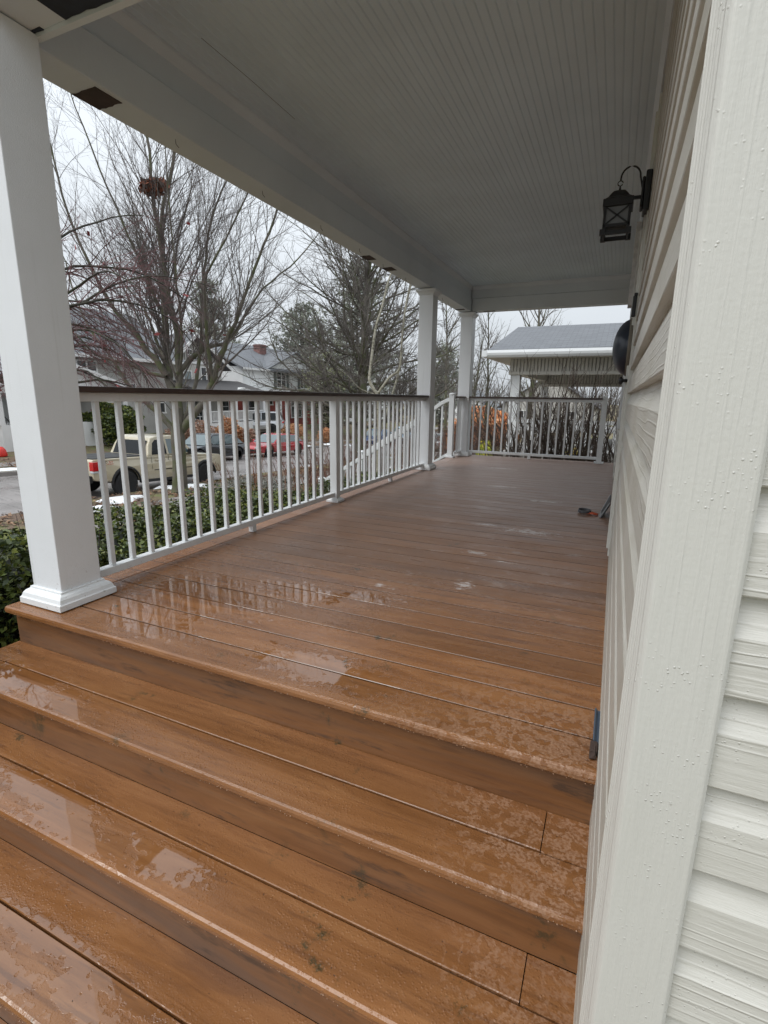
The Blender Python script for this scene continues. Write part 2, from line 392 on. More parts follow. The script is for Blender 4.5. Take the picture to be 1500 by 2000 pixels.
m = MB(); m.box(-2.246, .07, 1.205, 1.222, -.198, -.031); m.box(-2.258, -2.246, 1.205, 5.9, -.95, -.031); m.box(-2.258, -2.246, 7.5, 7.92, -.95, -.031)
m.build('fascia_board', m_riser, dk, loc=L0)
# ---- front steps
st = thing('front_steps', 'wide wet brown composite steps climbing to the porch floor', 'steps', (-1.1, .7, -.85)); L1 = tuple(st.location)
NY = [.9255, .7042, .4668, .232, -.005]; GR = [1.07, .850, .612, .375, .14]; BK = [1.203, .9575, .7362, .4988, .264]
for i in range(5):
    z = -.17 * (i + 1); y0 = NY[i]; yb = BK[i]; g = GR[i]; t = .026
    m = MB()
    xl, xr, xi, xo = -2.128, -.058, -2.262, .062
    # rear board, front board with rounded nosing, picture-frame end boards
    m.prism([(g + .003, z - t), (yb, z - t), (yb, z), (g + .005, z), (g + .003, z - .002)], 0, xl, xr)
    nose = [(y0 + .004, z - t), (g - .003, z - t), (g - .003, z - .002), (g - .005, z), (y0 + .009, z), (y0 + .003, z - .003), (y0, z - .010), (y0 + .001, z - .021)]
    m.prism(nose, 0, xi, xo)
    for a, b in ((xi, xl - .0022), (xr + .0022, xo)):
        m.box(a, b, g, yb, z - t, z - .0008)
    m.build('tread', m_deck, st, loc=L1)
    # dark slab added beneath, stands in for shadow in the grooves
    m = MB(); m.box(xi + .02, xo - .02, y0 + .03, yb + .02, z - t - .02, z - t - .002); m.build('groove_shade_filler', m_gap, st, loc=L1)
    m = MB(); m.box(xi + .012, xo, y0 + .033, y0 + .050, z - .17 + .0012, z - t - .001)
    m.box(xi + .012, xi + .028, y0 + .05, yb + .03, z - .17 + .0012, z - t - .001)
    m.build('riser', m_riser, st, loc=L1)

# drops hanging from the tread and deck edges, loose dirt
rd_ = random.Random(17); m = MB()
def drop(m, x, y, z, r):
    vs = [(x, y, z - r * 1.2), (x + r, y, z), (x, y + r, z), (x - r, y, z), (x, y - r, z), (x, y, z + r * .7)]
    m.add(vs, [(0, 2, 1), (0, 3, 2), (0, 4, 3), (0, 1, 4), (5, 1, 2), (5, 2, 3), (5, 3, 4), (5, 4, 1)])
for (yn, zt_) in [(1.170, -.027)] + [(NY[i] + .001, -.17 * (i + 1) - .023) for i in range(3)]:
    x = -2.2
    while x < .05:
        drop(m, x, yn + rd_.uniform(-.001, .002), zt_ + rd_.uniform(-.003, .006), rd_.uniform(.0012, .0030)); x += rd_.expovariate(1) * .016 + .004
wm = N('clear_water', .03, (.30, .17, .10), spec=.8); o = m.build('hanging_drops', wm.mat, st, smooth=True, loc=L1); o['kind'] = 'stuff'
m = MB()
for _ in range(260):
    i = rd_.randrange(0, 4); z = 0.0 if i == 0 else -.17 * i; ya, yb = ((1.2, 3.2), (.94, 1.19), (.72, .94), (.49, .72))[i]
    x = rd_.uniform(-2.0, .0); y = rd_.uniform(ya, yb); r = rd_.uniform(.0010, .0028); a = rd_.uniform(0, 3.14)
    m.add([(x + r * math.cos(a), y + r * math.sin(a), z + .0006), (x - r * .4 * math.sin(a), y + r * .4 * math.cos(a), z + .0016), (x - r * math.cos(a), y - r * math.sin(a), z + .0006), (x + r * .4 * math.sin(a), y - r * .4 * math.cos(a), z + .0012)], [(0, 1, 2, 3)])
o = m.build('dirt_specks', m_bare); o['kind'] = 'stuff'
# ---- columns
def column(x0, x1, y0, y1, label, base_z=0):
    cx, cy, wd = (x0 + x1) / 2, (y0 + y1) / 2, (x1 - x0)
    t = thing('porch_column', label, 'column', (cx, cy, base_z), 0, 'square white porch columns')
    l = (cx, cy, base_z)
    m = MB(); m.box(cx - wd / 2, cx + wd / 2, cy - wd / 2, cy + wd / 2, .035, SZ - .001); m.build('shaft', m_col, t, bevel=.003, loc=l)
    h = wd / 2
    m = MB(); n_ = 4
    prof = [(h + .040, .004), (h + .040, .030), (h + .036, .032), (h + .034, .036), (h + .030, .049), (h + .022, .059), (h + .010, .066), (h + .009, .074), (h + .0015, .074)]
    vs = []
    for r, z in prof: vs += [(cx - r, cy - r, z), (cx + r, cy - r, z), (cx + r, cy + r, z), (cx - r, cy + r, z)]
    fs = []
    for i in range(len(prof) - 1):
        for k in range(4): fs.append((i * 4 + k, i * 4 + (k + 1) % 4, i * 4 + 4 + (k + 1) % 4, i * 4 + 4 + k))
    fs += [(3, 2, 1, 0), tuple(len(vs) - 4 + k for k in range(4))]
    m.add(vs, fs); m.build('base_trim', m_white, t, bevel=.0015, loc=l)
    return t, l, cx, cy, h
def capital(t, l, cx, cy, h):
    prof = [(h + .0015, SZ - .075), (h + .008, SZ - .072), (h + .012, SZ - .06), (h + .026, SZ - .042), (h + .034, SZ - .036), (h + .034, SZ - .010), (h + .0015, SZ - .010)]
    m = MB(); vs = []
    for r, z in prof: vs += [(cx - r, cy - r, z), (cx + r, cy - r, z), (cx + r, cy + r, z), (cx - r, cy + r, z)]
    fs = []
    for i in range(len(prof) - 1):
        for k in range(4): fs.append((i * 4 + k, i * 4 + (k + 1) % 4, i * 4 + 4 + (k + 1) % 4, i * 4 + 4 + k))
    fs += [(3, 2, 1, 0), tuple(len(vs) - 4 + k for k in range(4))]
    m.add(vs, fs); m.build('capital', m_col, t, bevel=.001, loc=l)
c1 = column(-2.206, -2.024, 1.262, 1.444, 'large white square column in the foreground at the top of the steps')
c2 = column(-2.242, -2.068, 5.968, 6.142, 'white square column at the far end of the long railing, left of the side steps')
c3 = column(-2.240, -2.062, 7.752, 7.930, 'white square corner column farthest away, where the end railing starts')
for c in (c2, c3): capital(*c)

# ---- railings
def baluster(parent, l, x, y, z0, z1, w_=.0235):
    m = MB(); m.box(x - w_ / 2, x + w_ / 2, y - w_ / 2, y + w_ / 2, z0, z1); return m.build('baluster', m_white, parent, bevel=.002, seg=1, loc=l)
rl = thing('porch_railing', 'long white railing with dark brown cap and middle post on the open side', 'railing', (-2.125, 3.7, 0), 0, 'white porch railings'); l = tuple(rl.location)
def rx(y): return -2.113 - (y - 1.44) * .0065
m = MB(); m.beam((rx(1.445), 1.445, .8985), (rx(5.967), 5.967, .8985), .125, .026); m.build('cap_rail', m_cap, rl, bevel=.004, loc=l)
m = MB(); m.beam((rx(1.445), 1.445, .866), (rx(5.967), 5.967, .866), .05, .039); m.build('top_rail', m_white, rl, bevel=.003, loc=l)
for a, b in ((1.445, 3.70), (3.78, 5.967)):
    m = MB(); m.beam((rx(a), a, .067), (rx(b), b, .067), .045, .036); m.build('bottom_rail', m_white, rl, bevel=.003, loc=l)
for k in range(18): y = 1.575 + .1143 * k; baluster(rl, l, rx(y), y, .085, .8465)
for k in range(18): y = 3.862 + .1143 * k; baluster(rl, l, rx(y), y, .085, .8465)
y = 3.7425
m = MB(); m.box(rx(y) - .032, rx(y) + .032, y - .032, y + .032, .02, .885); m.build('post', m_white, rl, bevel=.003, loc=l)
m = MB(); m.box(rx(y) - .058, rx(y) + .058, y - .058, y + .058, .001, .018); m.frustum(rx(y), y, .018, .116, .034, .08); m.build('post_foot', m_white, rl, bevel=.002, loc=l)
for y in (2.62, 4.95):
    m = MB(); m.box(rx(y) - .018, rx(y) + .018, y - .018, y + .018, .001, .049); m.build('rail_foot', m_white, rl, bevel=.002, loc=l)
# short piece between the stair newel and the corner column
rs = thing('porch_railing', 'very short white railing piece between the stair post and the corner column', 'railing', (-2.17, 7.6, 0), 0, 'white porch railings'); l = tuple(rs.location)
m = MB(); m.box(-2.235, -2.11, 7.51, 7.751, .8855, .9115); m.build('cap_rail', m_cap, rs, bevel=.004, loc=l)
m = MB(); m.box(-2.195, -2.145, 7.51, 7.751, .8465, .885); m.build('top_rail', m_white, rs, bevel=.003, loc=l)
m = MB(); m.box(-2.192, -2.148, 7.51, 7.751, .05, .086); m.build('bottom_rail', m_white, rs, bevel=.003, loc=l)
for y in (7.56, 7.625, 7.69): baluster(rs, l, -2.17, y, .086, .8465)
# end railing
re_ = thing('porch_railing', 'white railing with dark cap across the far end of the porch', 'railing', (-1.1, 7.84, 0), 0, 'white porch railings'); l = tuple(re_.location)
m = MB(); m.box(-2.061, -.18, 7.78, 7.90, .8865, .9125); m.build('cap_rail', m_cap, re_, bevel=.004, loc=l)
m = MB(); m.box(-2.061, -.18, 7.815, 7.865, .845, .8855); m.build('top_rail', m_white, re_, bevel=.003, loc=l)
m = MB(); m.box(-2.061, -.18, 7.818, 7.862, .052, .088); m.build('bottom_rail', m_white, re_, bevel=.003, loc=l)
for k in range(16): baluster(re_, l, -2.0 + .1135 * k, 7.84, .088, .845, .0235)
m = MB(); m.box(-.185, -.115, 7.805, 7.875, .02, .925); m.frustum(-.15, 7.84, .925, .08, .94, .05); m.build('post', m_white, re_, bevel=.003, loc=l)
m = MB(); m.box(-.215, -.085, 7.775, 7.905, .001, .022); m.build('post_foot', m_white, re_, bevel=.003, loc=l)
m = MB(); m.box(-1.14, -1.10, 7.82, 7.86, .001, .052); m.build('rail_foot', m_white, re_, bevel=.003, loc=l)
# ---- side steps to the yard with two sloping handrails
ss = thing('side_steps', 'grey concrete side steps going down to the yard between the two far columns', 'steps', (-2.9, 6.85, -1.0)); l = tuple(ss.location)
m_conc = simple('weathered_concrete', (.30, .29, .27), .75, .2, 6, bump=.2)
for i in range(5):
    m = MB(); m.box(-2.30 - .29 * i, -2.60 - .29 * i, 6.25, 7.42, -1.1, -.175 * (i + 1)); m.build('step', m_conc, ss, bevel=.01, loc=l)
def stair_rail(y, label, xtop, ztop, top_post):
    t = thing('stair_railing', label, 'railing', (-3.0, y, -.9), 0, 'handrails of the side steps'); l = tuple(t.location)
    sl_ = .62
    zz = lambda x: ztop + (x - xtop) * sl_
    xe = -3.75
    pts = [(xtop, y, zz(xtop)), (xtop - .12, y, zz(xtop) - .055), (xtop - .3, y, zz(xtop - .3)), (xe, y, zz(xe))]
    m = MB()
    for a, b in zip(pts[:-1], pts[1:]): m.beam(a, b, .05, .05)
    m.build('handrail', m_white, t, bevel=.003, loc=l)
    m = MB(); m.beam((xtop, y, zz(xtop) - .82), (xe, y, zz(xe) - .80), .045, .036); m.build('bottom_rail', m_white, t, bevel=.003, loc=l)
    x = xtop - .11
    while x > xe + .08:
        baluster(t, l, x, y, zz(x) - .80, zz(x) - .03); x -= .115
    m = MB(); m.box(xe - .04, xe + .04, y - .04, y + .04, -1.1, zz(xe) + .05); m.build('post', m_white, t, bevel=.003, loc=l); m = MB(); m.frustum(xe, y, zz(xe) + .051, .10, zz(xe) + .075, .05); m.build('post_cap', m_white, t, bevel=.003, loc=l)
    if top_post:
        m = MB(); m.box(-2.274, -2.198, y - .038, y + .038, .02, .925); m.build('post', m_white, t, bevel=.003, loc=l); m = MB(); m.lathe([(.045, 0), (.052, .008), (.05, .02), (.03, .03), (.0, .034)], (-2.236, y, .926), 12); m.build('post_cap', m_white, t, bevel=.003, loc=l)
        m = MB(); m.box(-2.30, -2.17, y - .065, y + .065, .001, .024); m.build('post_foot', m_white, t, bevel=.003, loc=l)
stair_rail(7.46, 'white sloping handrail with a round capped post beside the corner column', -2.275, .865, True)
stair_rail(6.22, 'white sloping handrail of the side steps, seen through the far balusters', -2.26, .60, False)

# ---- porch roof: beams, ceiling
pr = thing('porch_roof', 'grey beadboard porch ceiling carried on painted off-white beams', 'porch roof', (-1.1, 4.5, SZ)); l = tuple(pr.location)
def side_beam():
    # profile (x,z): lower board proud of the upper board, cove against the ceiling
    pr_ = [(-2.262, SZ), (CX - .004, SZ), (CX, SZ + .004), (CX, 2.300), (CX - .006, 2.306), (CX - .018, 2.310), (CX - .018, 2.425), (CX - .010, 2.432), (CX + .012, 2.462), (CX + .014, CZ + .01), (CX + .014, 2.60), (-2.262, 2.60)]
    return pr_
m = MB(); m.prism(side_beam(), 1, 1.462, 7.78); m.build('side_beam', m_soffit, pr, loc=l)
m = MB(); y0 = 7.742
prf = [(y0, SZ + .001), (y0 + .17, SZ + .001), (y0 + .17, 2.6), (y0 - .014, 2.6), (y0 - .014, CZ), (y0 - .012, 2.462), (y0 + .010, 2.432), (y0 + .018, 2.425), (y0 + .018, 2.310), (y0 + .006, 2.306), (y0, 2.300)]
m.prism(prf, 0, CX + .0145, .05); m.build('end_beam', m_soffit, pr, loc=l)
m = MB(); m.box(-2.262, .05, 7.785, 7.915, SZ + .002, 2.6)
m.build('corner_block', m_soffit, pr, loc=l)
m = MB(); m.box(-2.262, .05, 1.292, 1.436, SZ + .004, 2.60); m.box(-2.262, .05, 1.437, 1.4615, SZ - .010, 2.60); m.box(-2.262, .05, 1.27, 1.291, SZ - .006, 2.60)
m.build('front_beam', m_soffit, pr, loc=l)
# beadboard ceiling (real grooves)
m = MB(); x = CX + .014; bw = .0405
vs = []; 
xs = []
while x < .052:
    xs += [(x, CZ), (x + bw - .008, CZ), (x + bw - .0065, CZ + .0022), (x + bw - .004, CZ + .0008), (x + bw - .0022, CZ + .0030)]; x += bw
xs.append((.052, CZ)); xs += [(.052, CZ + .03), (CX + .014, CZ + .03)]
m.prism(xs, 1, 1.462, 7.728); m.build('beadboard_ceiling', m_ceil, pr, loc=l)
m = MB(); m.prism([(.020, CZ - .001), (.050, CZ - .001), (.050, CZ - .035), (.042, CZ - .035)], 1, 1.463, 7.727); m.build('ceiling_trim', m_soffit, pr, loc=l)
m = MB(); m.box(-2.75, .3, .95, 8.35, 2.605, 2.70); m.build('roof_deck', simple('roof_underside', (.35, .35, .33), .7), pr, loc=l)
m = MB(); m.box(-2.80, -2.75, .93, 8.37, 2.56, 2.72); m.build('gutter', m_white, pr, bevel=.004, loc=l)
m = MB(); m.box(-2.748, -2.264, .96, 8.34, 2.585, 2.602); m.build('eave_soffit', m_soffit, pr, loc=l)
def ragged(name, mat, x0, x1, y0, y1, z, seed, axis='x'):
    """bare patch where paint has flaked, 4 mm proud board, ragged outline"""
    rnd = random.Random(seed); pts = []
    n = 7
    for i in range(n): pts.append((x0 + (x1 - x0) * i / n, y0 + rnd.uniform(-.003, .005)))
    pts.append((x1, y0))
    for i in range(n): pts.append((x1 - (x1 - x0) * i / n, y1 + rnd.uniform(-.005, .003)))
    pts.append((x0, y1))
    m = MB(); m.prism(pts, 2, z - .003, z + .002); return m.build(name, mat, pr, loc=l)
ragged('bare_patch', m_bare, -2.2605, -2.118, 1.735, 1.865, SZ, 1)
ragged('bare_patch', m_bare, -2.2605, -2.17, 4.47, 4.62, SZ, 2)
ragged('bare_patch', m_bare, -2.2605, -2.15, 4.93, 5.06, SZ, 3)
ragged('bare_patch', m_bare, -2.2605, -2.13, 7.48, 7.56, SZ, 4)
ragged('bare_patch', m_bareblue, -1.86, -1.60, 1.295, 1.434, SZ + .004, 5)
ragged('bare_patch', m_bareblue, -2.25, -1.98, 1.421, 1.436, SZ + .004, 6)
ragged('bare_patch', m_bare, -1.92, -1.75, 7.79, 7.83, SZ + .001, 7)
m = MB()
for y in (2.2, 2.9, 3.6, 4.25, 4.8, 5.4, 6.6, 6.9):   # bent nails left under the beam
    m.tube([(-2.17 + .02 * math.sin(y * 9), y, SZ + .01), (-2.17 + .02 * math.sin(y * 9), y + .004, SZ - .02), (-2.16 + .02 * math.sin(y * 9), y + .012, SZ - .035)], .0016, 5)
m.build('bent_nails', m_black, pr, loc=l)
m = MB()
for (x0, y0, x1, y1) in ((-1.905, 2.15, -1.899, 2.5), (-1.899, 2.5, -1.903, 2.9)):
    m.beam((x0, y0, CZ - .0003), (x1, y1, CZ - .0003), .0018, .0012)
m.build('ceiling_crack', m_gap, pr, loc=l)

# ---- our house: siding walls, corner trim, door
hs_ = thing('own_house', 'pale vinyl sided house wall close on the right with its ridged corner trim', 'house', (.5, 4, -.9)); l = tuple(hs_.location)
EXP = .1205; Z0 = .676 - EXP * 20
def lap(off0, off1, z0, e):
    """Dutch lap profile from bottom z0: flat proud face, cove back to the sheet; offsets measured outwards"""
    pts = [(0.0, z0 - .0), (off1, z0), (off1 + .0015, z0 + .002), (off1, z0 + e * .60)]
    for t in (.2, .4, .6, .8, 1.0):
        pts.append((off1 + (off0 - off1) * math.sin(t * PI / 2), z0 + e * (.60 + .40 * t)))
    return pts
# side wall, facing the porch (-X)
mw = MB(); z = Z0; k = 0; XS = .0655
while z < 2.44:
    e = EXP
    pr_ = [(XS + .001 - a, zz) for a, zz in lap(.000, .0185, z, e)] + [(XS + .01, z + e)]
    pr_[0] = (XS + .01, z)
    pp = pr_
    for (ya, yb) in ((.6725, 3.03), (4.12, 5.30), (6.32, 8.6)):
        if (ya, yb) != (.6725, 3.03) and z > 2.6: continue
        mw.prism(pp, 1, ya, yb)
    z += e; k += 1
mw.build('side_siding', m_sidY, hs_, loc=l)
mw = MB(); z = Z0
while z < 4.2:
    pr_ = [(.649 - a, zz) for a, zz in lap(.002, .017, z, EXP)]; pr_[0] = (.66, z); pr_.append((.66, z + EXP))
    mw.prism(pr_, 0, .142, 3.0); z += EXP
mw.build('front_siding', m_sidX, hs_, loc=l)
# corner trim: L section with ridged flanges
zt = 4.3; zb = -1.5
prf = [(.057, .6215), (.060, .6185), (.139, .6185), (.1435, .6225), (.1435, .650), (.115, .650), (.115, .66), (.0665, .66), (.0665, .672), (.0450, .672), (.0446, .667), (.0470, .665), (.0460, .660), (.0488, .657), (.0478, .651), (.0505, .648), (.0498, .642), (.0520, .639), (.0515, .633), (.0532, .630), (.0540, .626)]
m = MB(); m.prism(prf, 2, zb, zt); m.build('corner_trim', m_post, hs_, bevel=.0012, loc=l)
m = MB(); m.box(.076, 8, .662, 9, -1.6, 4.25); m.build('wall_core', simple('wall_core', (.3, .3, .28), .8), hs_, loc=l)
# door casing near (two-step strip), door, far casing, far window casing
m = MB()
m.box(.040, .075, 3.03, 3.085, .02, 2.20); m.box(.030, .074, 3.086, 3.11, .05, 2.24); m.box(.046, .075, 3.11, 3.15, .02, 2.20)
m.box(.040, .075, 4.05, 4.12, .02, 2.20); m.box(.038, .074, 3.03, 4.12, 2.201, 2.29)
m.build('door_casing', simple('casing_paint', (.60, .60, .56), .4, .06), hs_, bevel=.002, loc=l)
m = MB(); m.box(.055, .076, 3.15, 4.05, .03, 2.20); door = m.build('door', m_white, hs_, bevel=.003, loc=l)
m = MB(); m.box(.035, .075, 5.305, 5.40, .7, 2.33); m.box(.035, .075, 6.22, 6.315, .7, 2.33); m.box(.030, .075, 5.401, 6.219, 2.24, 2.33); m.box(.025, .075, 5.30, 6.32, .62, .70)
m.build('window_frame', m_white, hs_, bevel=.003, loc=l)
m = MB(); m.box(.06, .075, 5.401, 6.219, .70, 2.24); m.build('window_pane', m_glass, hs_, loc=l)
m = MB(); m.box(.0, .045, 5.36, 5.52, 1.72, 2.41); m.build('shutter', simple('mottled_pale_shutter', (.62, .62, .63), .5, .2, 20, bump=.4), hs_, bevel=.004, loc=l)
# blue-grey flashing strip poking out at the foot of the wall
fl = thing('metal_flashing', 'bent blue-grey metal flashing strip sticking out at the foot of the house wall', 'flashing', (.04, 1.5, 0)); l = tuple(fl.location)
m = MB(); prf = [(.052, .004), (.040, .004), (.033, .016), (.036, .018), (.042, .009), (.052, .010)]
m.prism(prf, 1, 1.285, 1.44); m.build('strip', m_blueg, fl, loc=l)
m = MB(); m.box(.028, .046, 1.24, 1.283, .001, .018); m.prism([(.026, .002), (.045, .006), (.040, .022)], 1, 1.222, 1.262); m.build('torn_felt_end', m_bare, fl, bevel=.003, loc=l)

# ---- wall lantern
wl = thing('wall_lantern', 'black square lantern with crossed bars hanging from a curled wall bracket', 'lantern', (.05, 3.05, 1.8)); l = tuple(wl.location)
m = MB(); m.box(.018, .046, 3.0, 3.13, 1.79, 1.965); m.box(.004, .018, 3.02, 3.11, 1.81, 1.945); m.build('backplate', m_black, wl, bevel=.006, loc=l)
lx, ly, lz = -.094, 3.05, 1.705; hw = .056
m = MB()
m.tube([(.008, ly, 1.90), (-.006, ly, 1.955)] + [(-.050 + .044 * math.cos(t), ly, 1.955 + .05 * math.sin(t)) for t in [i * PI / 12 for i in range(0, 13)]] + [(lx, ly, 1.945)], .0042, 8)
m.tube([(lx + .012 * math.cos(t), ly, 1.935 + .011 * math.sin(t)) for t in [i * PI / 6 for i in range(0, 12)]], .0028, 6)
m.tube([(lx, ly, 1.925), (lx, ly, 1.900)], [.003, .006], 8)
m.beam((.004, ly, 1.862), (lx + .04, ly, 1.862), .014, .014)
m.build('bracket_arm', m_black, wl, loc=l)
m = MB()
ring = [(.069, 1.818), (.069, 1.852), (.062, 1.855), (.048, 1.866), (.036, 1.884), (.026, 1.896), (.010, 1.903)]
vs = []
for r, z in ring: vs += [(lx - r, ly - r, z), (lx + r, ly - r, z), (lx + r, ly + r, z), (lx - r, ly + r, z)]
fs = [(3, 2, 1, 0)] + [(i * 4 + k, i * 4 + (k + 1) % 4, i * 4 + 4 + (k + 1) % 4, i * 4 + 4 + k) for i in range(len(ring) - 1) for k in range(4)] + [tuple(len(vs) - 4 + k for k in range(4))]
m.add(vs, fs); m.build('lantern_roof', m_black, wl, bevel=.002, loc=l)
m = MB()
for sx in (-1, 1):
    for sy in (-1, 1): m.box(lx + sx * hw - .006, lx + sx * hw + .006, ly + sy * hw - .006, ly + sy * hw + .006, lz - .01, 1.82)
for s_ in (-1, 1):
    for a, b in ((lz + .022, lz + .034), (lz - .016, lz + .004)):
        m.box(lx - hw - .006, lx + hw + .006, ly + s_ * hw - .004, ly + s_ * hw + .004, a, b); m.box(lx + s_ * hw - .004, lx + s_ * hw + .004, ly - hw - .006, ly + hw + .006, a, b)
    for (za, zb_) in ((lz + .03, 1.82), (1.82, lz + .03)):
        m.beam((lx - hw, ly + s_ * hw, za), (lx + hw, ly + s_ * hw, zb_), .006, .006); m.beam((lx + s_ * hw, ly - hw, za), (lx + s_ * hw, ly + hw, zb_), .006, .006)
    for sy in (-1, 1): m.box(lx + s_ * (hw + .004) - .012, lx + s_ * (hw + .004) + .012, ly + sy * (hw + .004) - .012, ly + sy * (hw + .004) + .012, lz - .016, lz + .010)
m.build('cage', m_black, wl, loc=l)
gm = N('seeded_glass', .25, (.20, .21, .22))
m = MB(); 
for s_ in (-1, 1):
    m.box(lx - hw + .006, lx + hw - .006, ly + s_ * (hw - .006) - .001, ly + s_ * (hw - .006) + .001, lz + .03, 1.82); m.box(lx + s_ * (hw - .006) - .001, lx + s_ * (hw - .006) + .001, ly - hw + .008, ly + hw - .008, lz + .03, 1.82)
m.build('glass_pane', gm.mat, wl, loc=l)
# ---- dark half-round ornament, small knob, dark bar on the wall
db = thing('wall_ornament', 'dark navy half-round bowl-like wall ornament beside the door', 'wall ornament', (.03, 3.2, 1.15)); l = tuple(db.location)
m = MB(); prof = []
for i in range(9):
    t = i / 8 * PI / 2; prof.append((.148 * math.cos(t), -.088 * math.sin(t)))
m.lathe([(r, h) for r, h in prof], (.036, 3.2, 1.165), 36, 0); m.build('bowl', simple('navy_enamel', (.018, .025, .04), .28, .3, 4), db, smooth=True, loc=l)
m = MB(); m.lathe([(.149, -.012), (.153, -.006), (.153, .004), (.143, .008)], (.034, 3.2, 1.165), 36, 0); m.build('rim', simple('tarnished_rim', (.16, .14, .11), .5), db, loc=l)
l = tuple(hs_.location)
m = MB(); m.lathe([(.010, .01), (.008, -.012), (.012, -.018), (.020, -.022), (.021, -.030), (.014, -.036), (.003, -.038)], (.035, 3.07, .985), 16, 0); m.build('knob', m_black, hs_, smooth=True, loc=l)
br = thing('wall_bar', 'short upright black closer bar on the door casing above the navy ornament', 'door closer', (.03, 3.0, 1.3)); l = tuple(br.location)
m = MB(); m.box(.022, .040, 3.02, 3.045, 1.30, 1.40); m.box(.026, .042, 3.022, 3.043, 1.40, 1.415); m.build('bar', m_black, br, bevel=.003, loc=l)
# ---- things lying on the deck by the wall
dp = thing('leaning_panel', 'dark panel with a grey metal edge leaning against the foot of the house wall', 'panel', (.01, 4.2, 0)); dp.scale = (.75, .7, .7); l = (0, 4.2, 0)
m = MB(); m.add([(-.045, 4.10, .002), (-.045, 4.42, .002), (.032, 4.50, .20), (.032, 4.16, .16), (-.030, 4.10, .002), (-.030, 4.42, .002), (.037, 4.50, .19), (.037, 4.16, .15)],
                [(0, 1, 2, 3), (7, 6, 5, 4), (0, 4, 5, 1), (1, 5, 6, 2), (2, 6, 7, 3), (3, 7, 4, 0)]); m.build('board', m_black, dp, loc=l)
m = MB(); m.beam((-.048, 4.10, .006), (.030, 4.16, .165), .010, .010); m.beam((-.048, 4.10, .008), (-.048, 4.42, .008), .012, .014); m.beam((-.048, 4.42, .008), (.030, 4.50, .20), .010, .010); m.build('metal_edge', simple('grey_metal', (.22, .22, .22), .4, .1, 5, metal=.6), dp, loc=l)
tc = thing('hand_tool', 'small grey coiled tool with an orange-red handle lying on the deck by the wall', 'tool', (-.145, 4.24, 0)); tc.scale = (.72, .8, .8); l = (-.17, 4.27, 0)
m = MB(); m.tube([(-.17 + .065 * math.cos(t), 4.27 + .06 * math.sin(t), .012 + .002 * t) for t in [i * PI / 8 for i in range(40)]], .007, 6); m.build('coil', simple('grey_rubber', (.10, .10, .105), .6), tc, loc=l)
m = MB(); m.tube([(-.15, 4.24, .015), (-.09, 4.22, .02), (-.03, 4.215, .012)], [.008, .011, .009], 8); m.tube([(-.15, 4.28, .015), (-.09, 4.26, .02), (-.03, 4.24, .012)], [.007, .010, .008], 8); m.build('handle', simple('orange_red_rubber', (.55, .10, .04), .45), tc, smooth=True, loc=l)
# ================================================================== ground, street
def sy(y):
    return -2.15 - .036 * max(0, min(y, 45) - 10) + .01 * max(0, 6 - y) - .004 * max(0, y - 45)
def lerp(a, b, t): t = max(0, min(1, t)); return a + (b - a) * t
def T(x, y):
    s = sy(y); pad = -.98 - .030 * max(0, min(y, 60) - 8)
    if x > -4.2: return pad
    if x > -9.6: return lerp(pad, s + .22, (-4.2 - x) / 5.4)
    if x > -11.2: return s + .19
    if x > -13.02: return s + .17
    if x > -20.68: return s - .03
    if x > -22.2: return s + .14
    if x > -23.8: return s + .18
    far = -1.72 - .012 * max(0, y - 20)
    if x > -28.5: return lerp(s + .2, max(far, s + .2), (-23.8 - x) / 4.2)
    return max(far, s + .2) + .01 * min(0, x + 40) * 0
xs = [-400, -200, -120, -80, -60, -50, -45, -40, -36, -33, -30, -28.5, -27.5, -26.5, -25.5, -24.6, -23.81, -23.79, -22.21, -22.19, -20.69, -20.67, -17, -13.03, -13.01, -12, -11.21, -11.19, -10.4, -9.61, -9.59, -9, -8, -7, -6, -5, -4.2, -3.6, -3, -2, 0, 3, 8, 20, 60, 200]
ys = [-200, -80, -40, -20, -10] + [-5 + i * 1.0 for i in range(66)] + [65, 70, 80, 95, 120, 170, 260, 420]
rnd = random.Random(4)
V = []; F = []
for y in ys:
    for x in xs:
        z = T(x, y)
        if x < -23.8 or (-9.5 < x): z += .035 * noise.noise(Vector((x * .8, y * .8, 0)))
        V.append((x, y, z))
nx = len(xs)
for j in range(len(ys) - 1):
    for i in range(nx - 1): F.append((j * nx + i, j * nx + i + 1, (j + 1) * nx + i + 1, (j + 1) * nx + i))
n = N('winter_lawn', .9); p = n.pos()
f = n.noise(p, .55, 6, .7); f2 = n.noise(p, 12, 5, .7); f3 = n.noise(p, 45, 2)
c = n.ramp(f2, [(.3, (.085, .100, .032)), (.5, (.15, .16, .055)), (.7, (.22, .20, .10))])
c = n.mix(n.mr(f, .40, .58), c, n.ramp(f3, [(.35, (.08, .052, .035)), (.65, (.22, .145, .10))]))
n.color(c); n.bump(f2, .5, .05)
npmesh('ground', V, F, n.mat, smooth=False); bpy.data.objects['ground']['kind'] = 'structure'
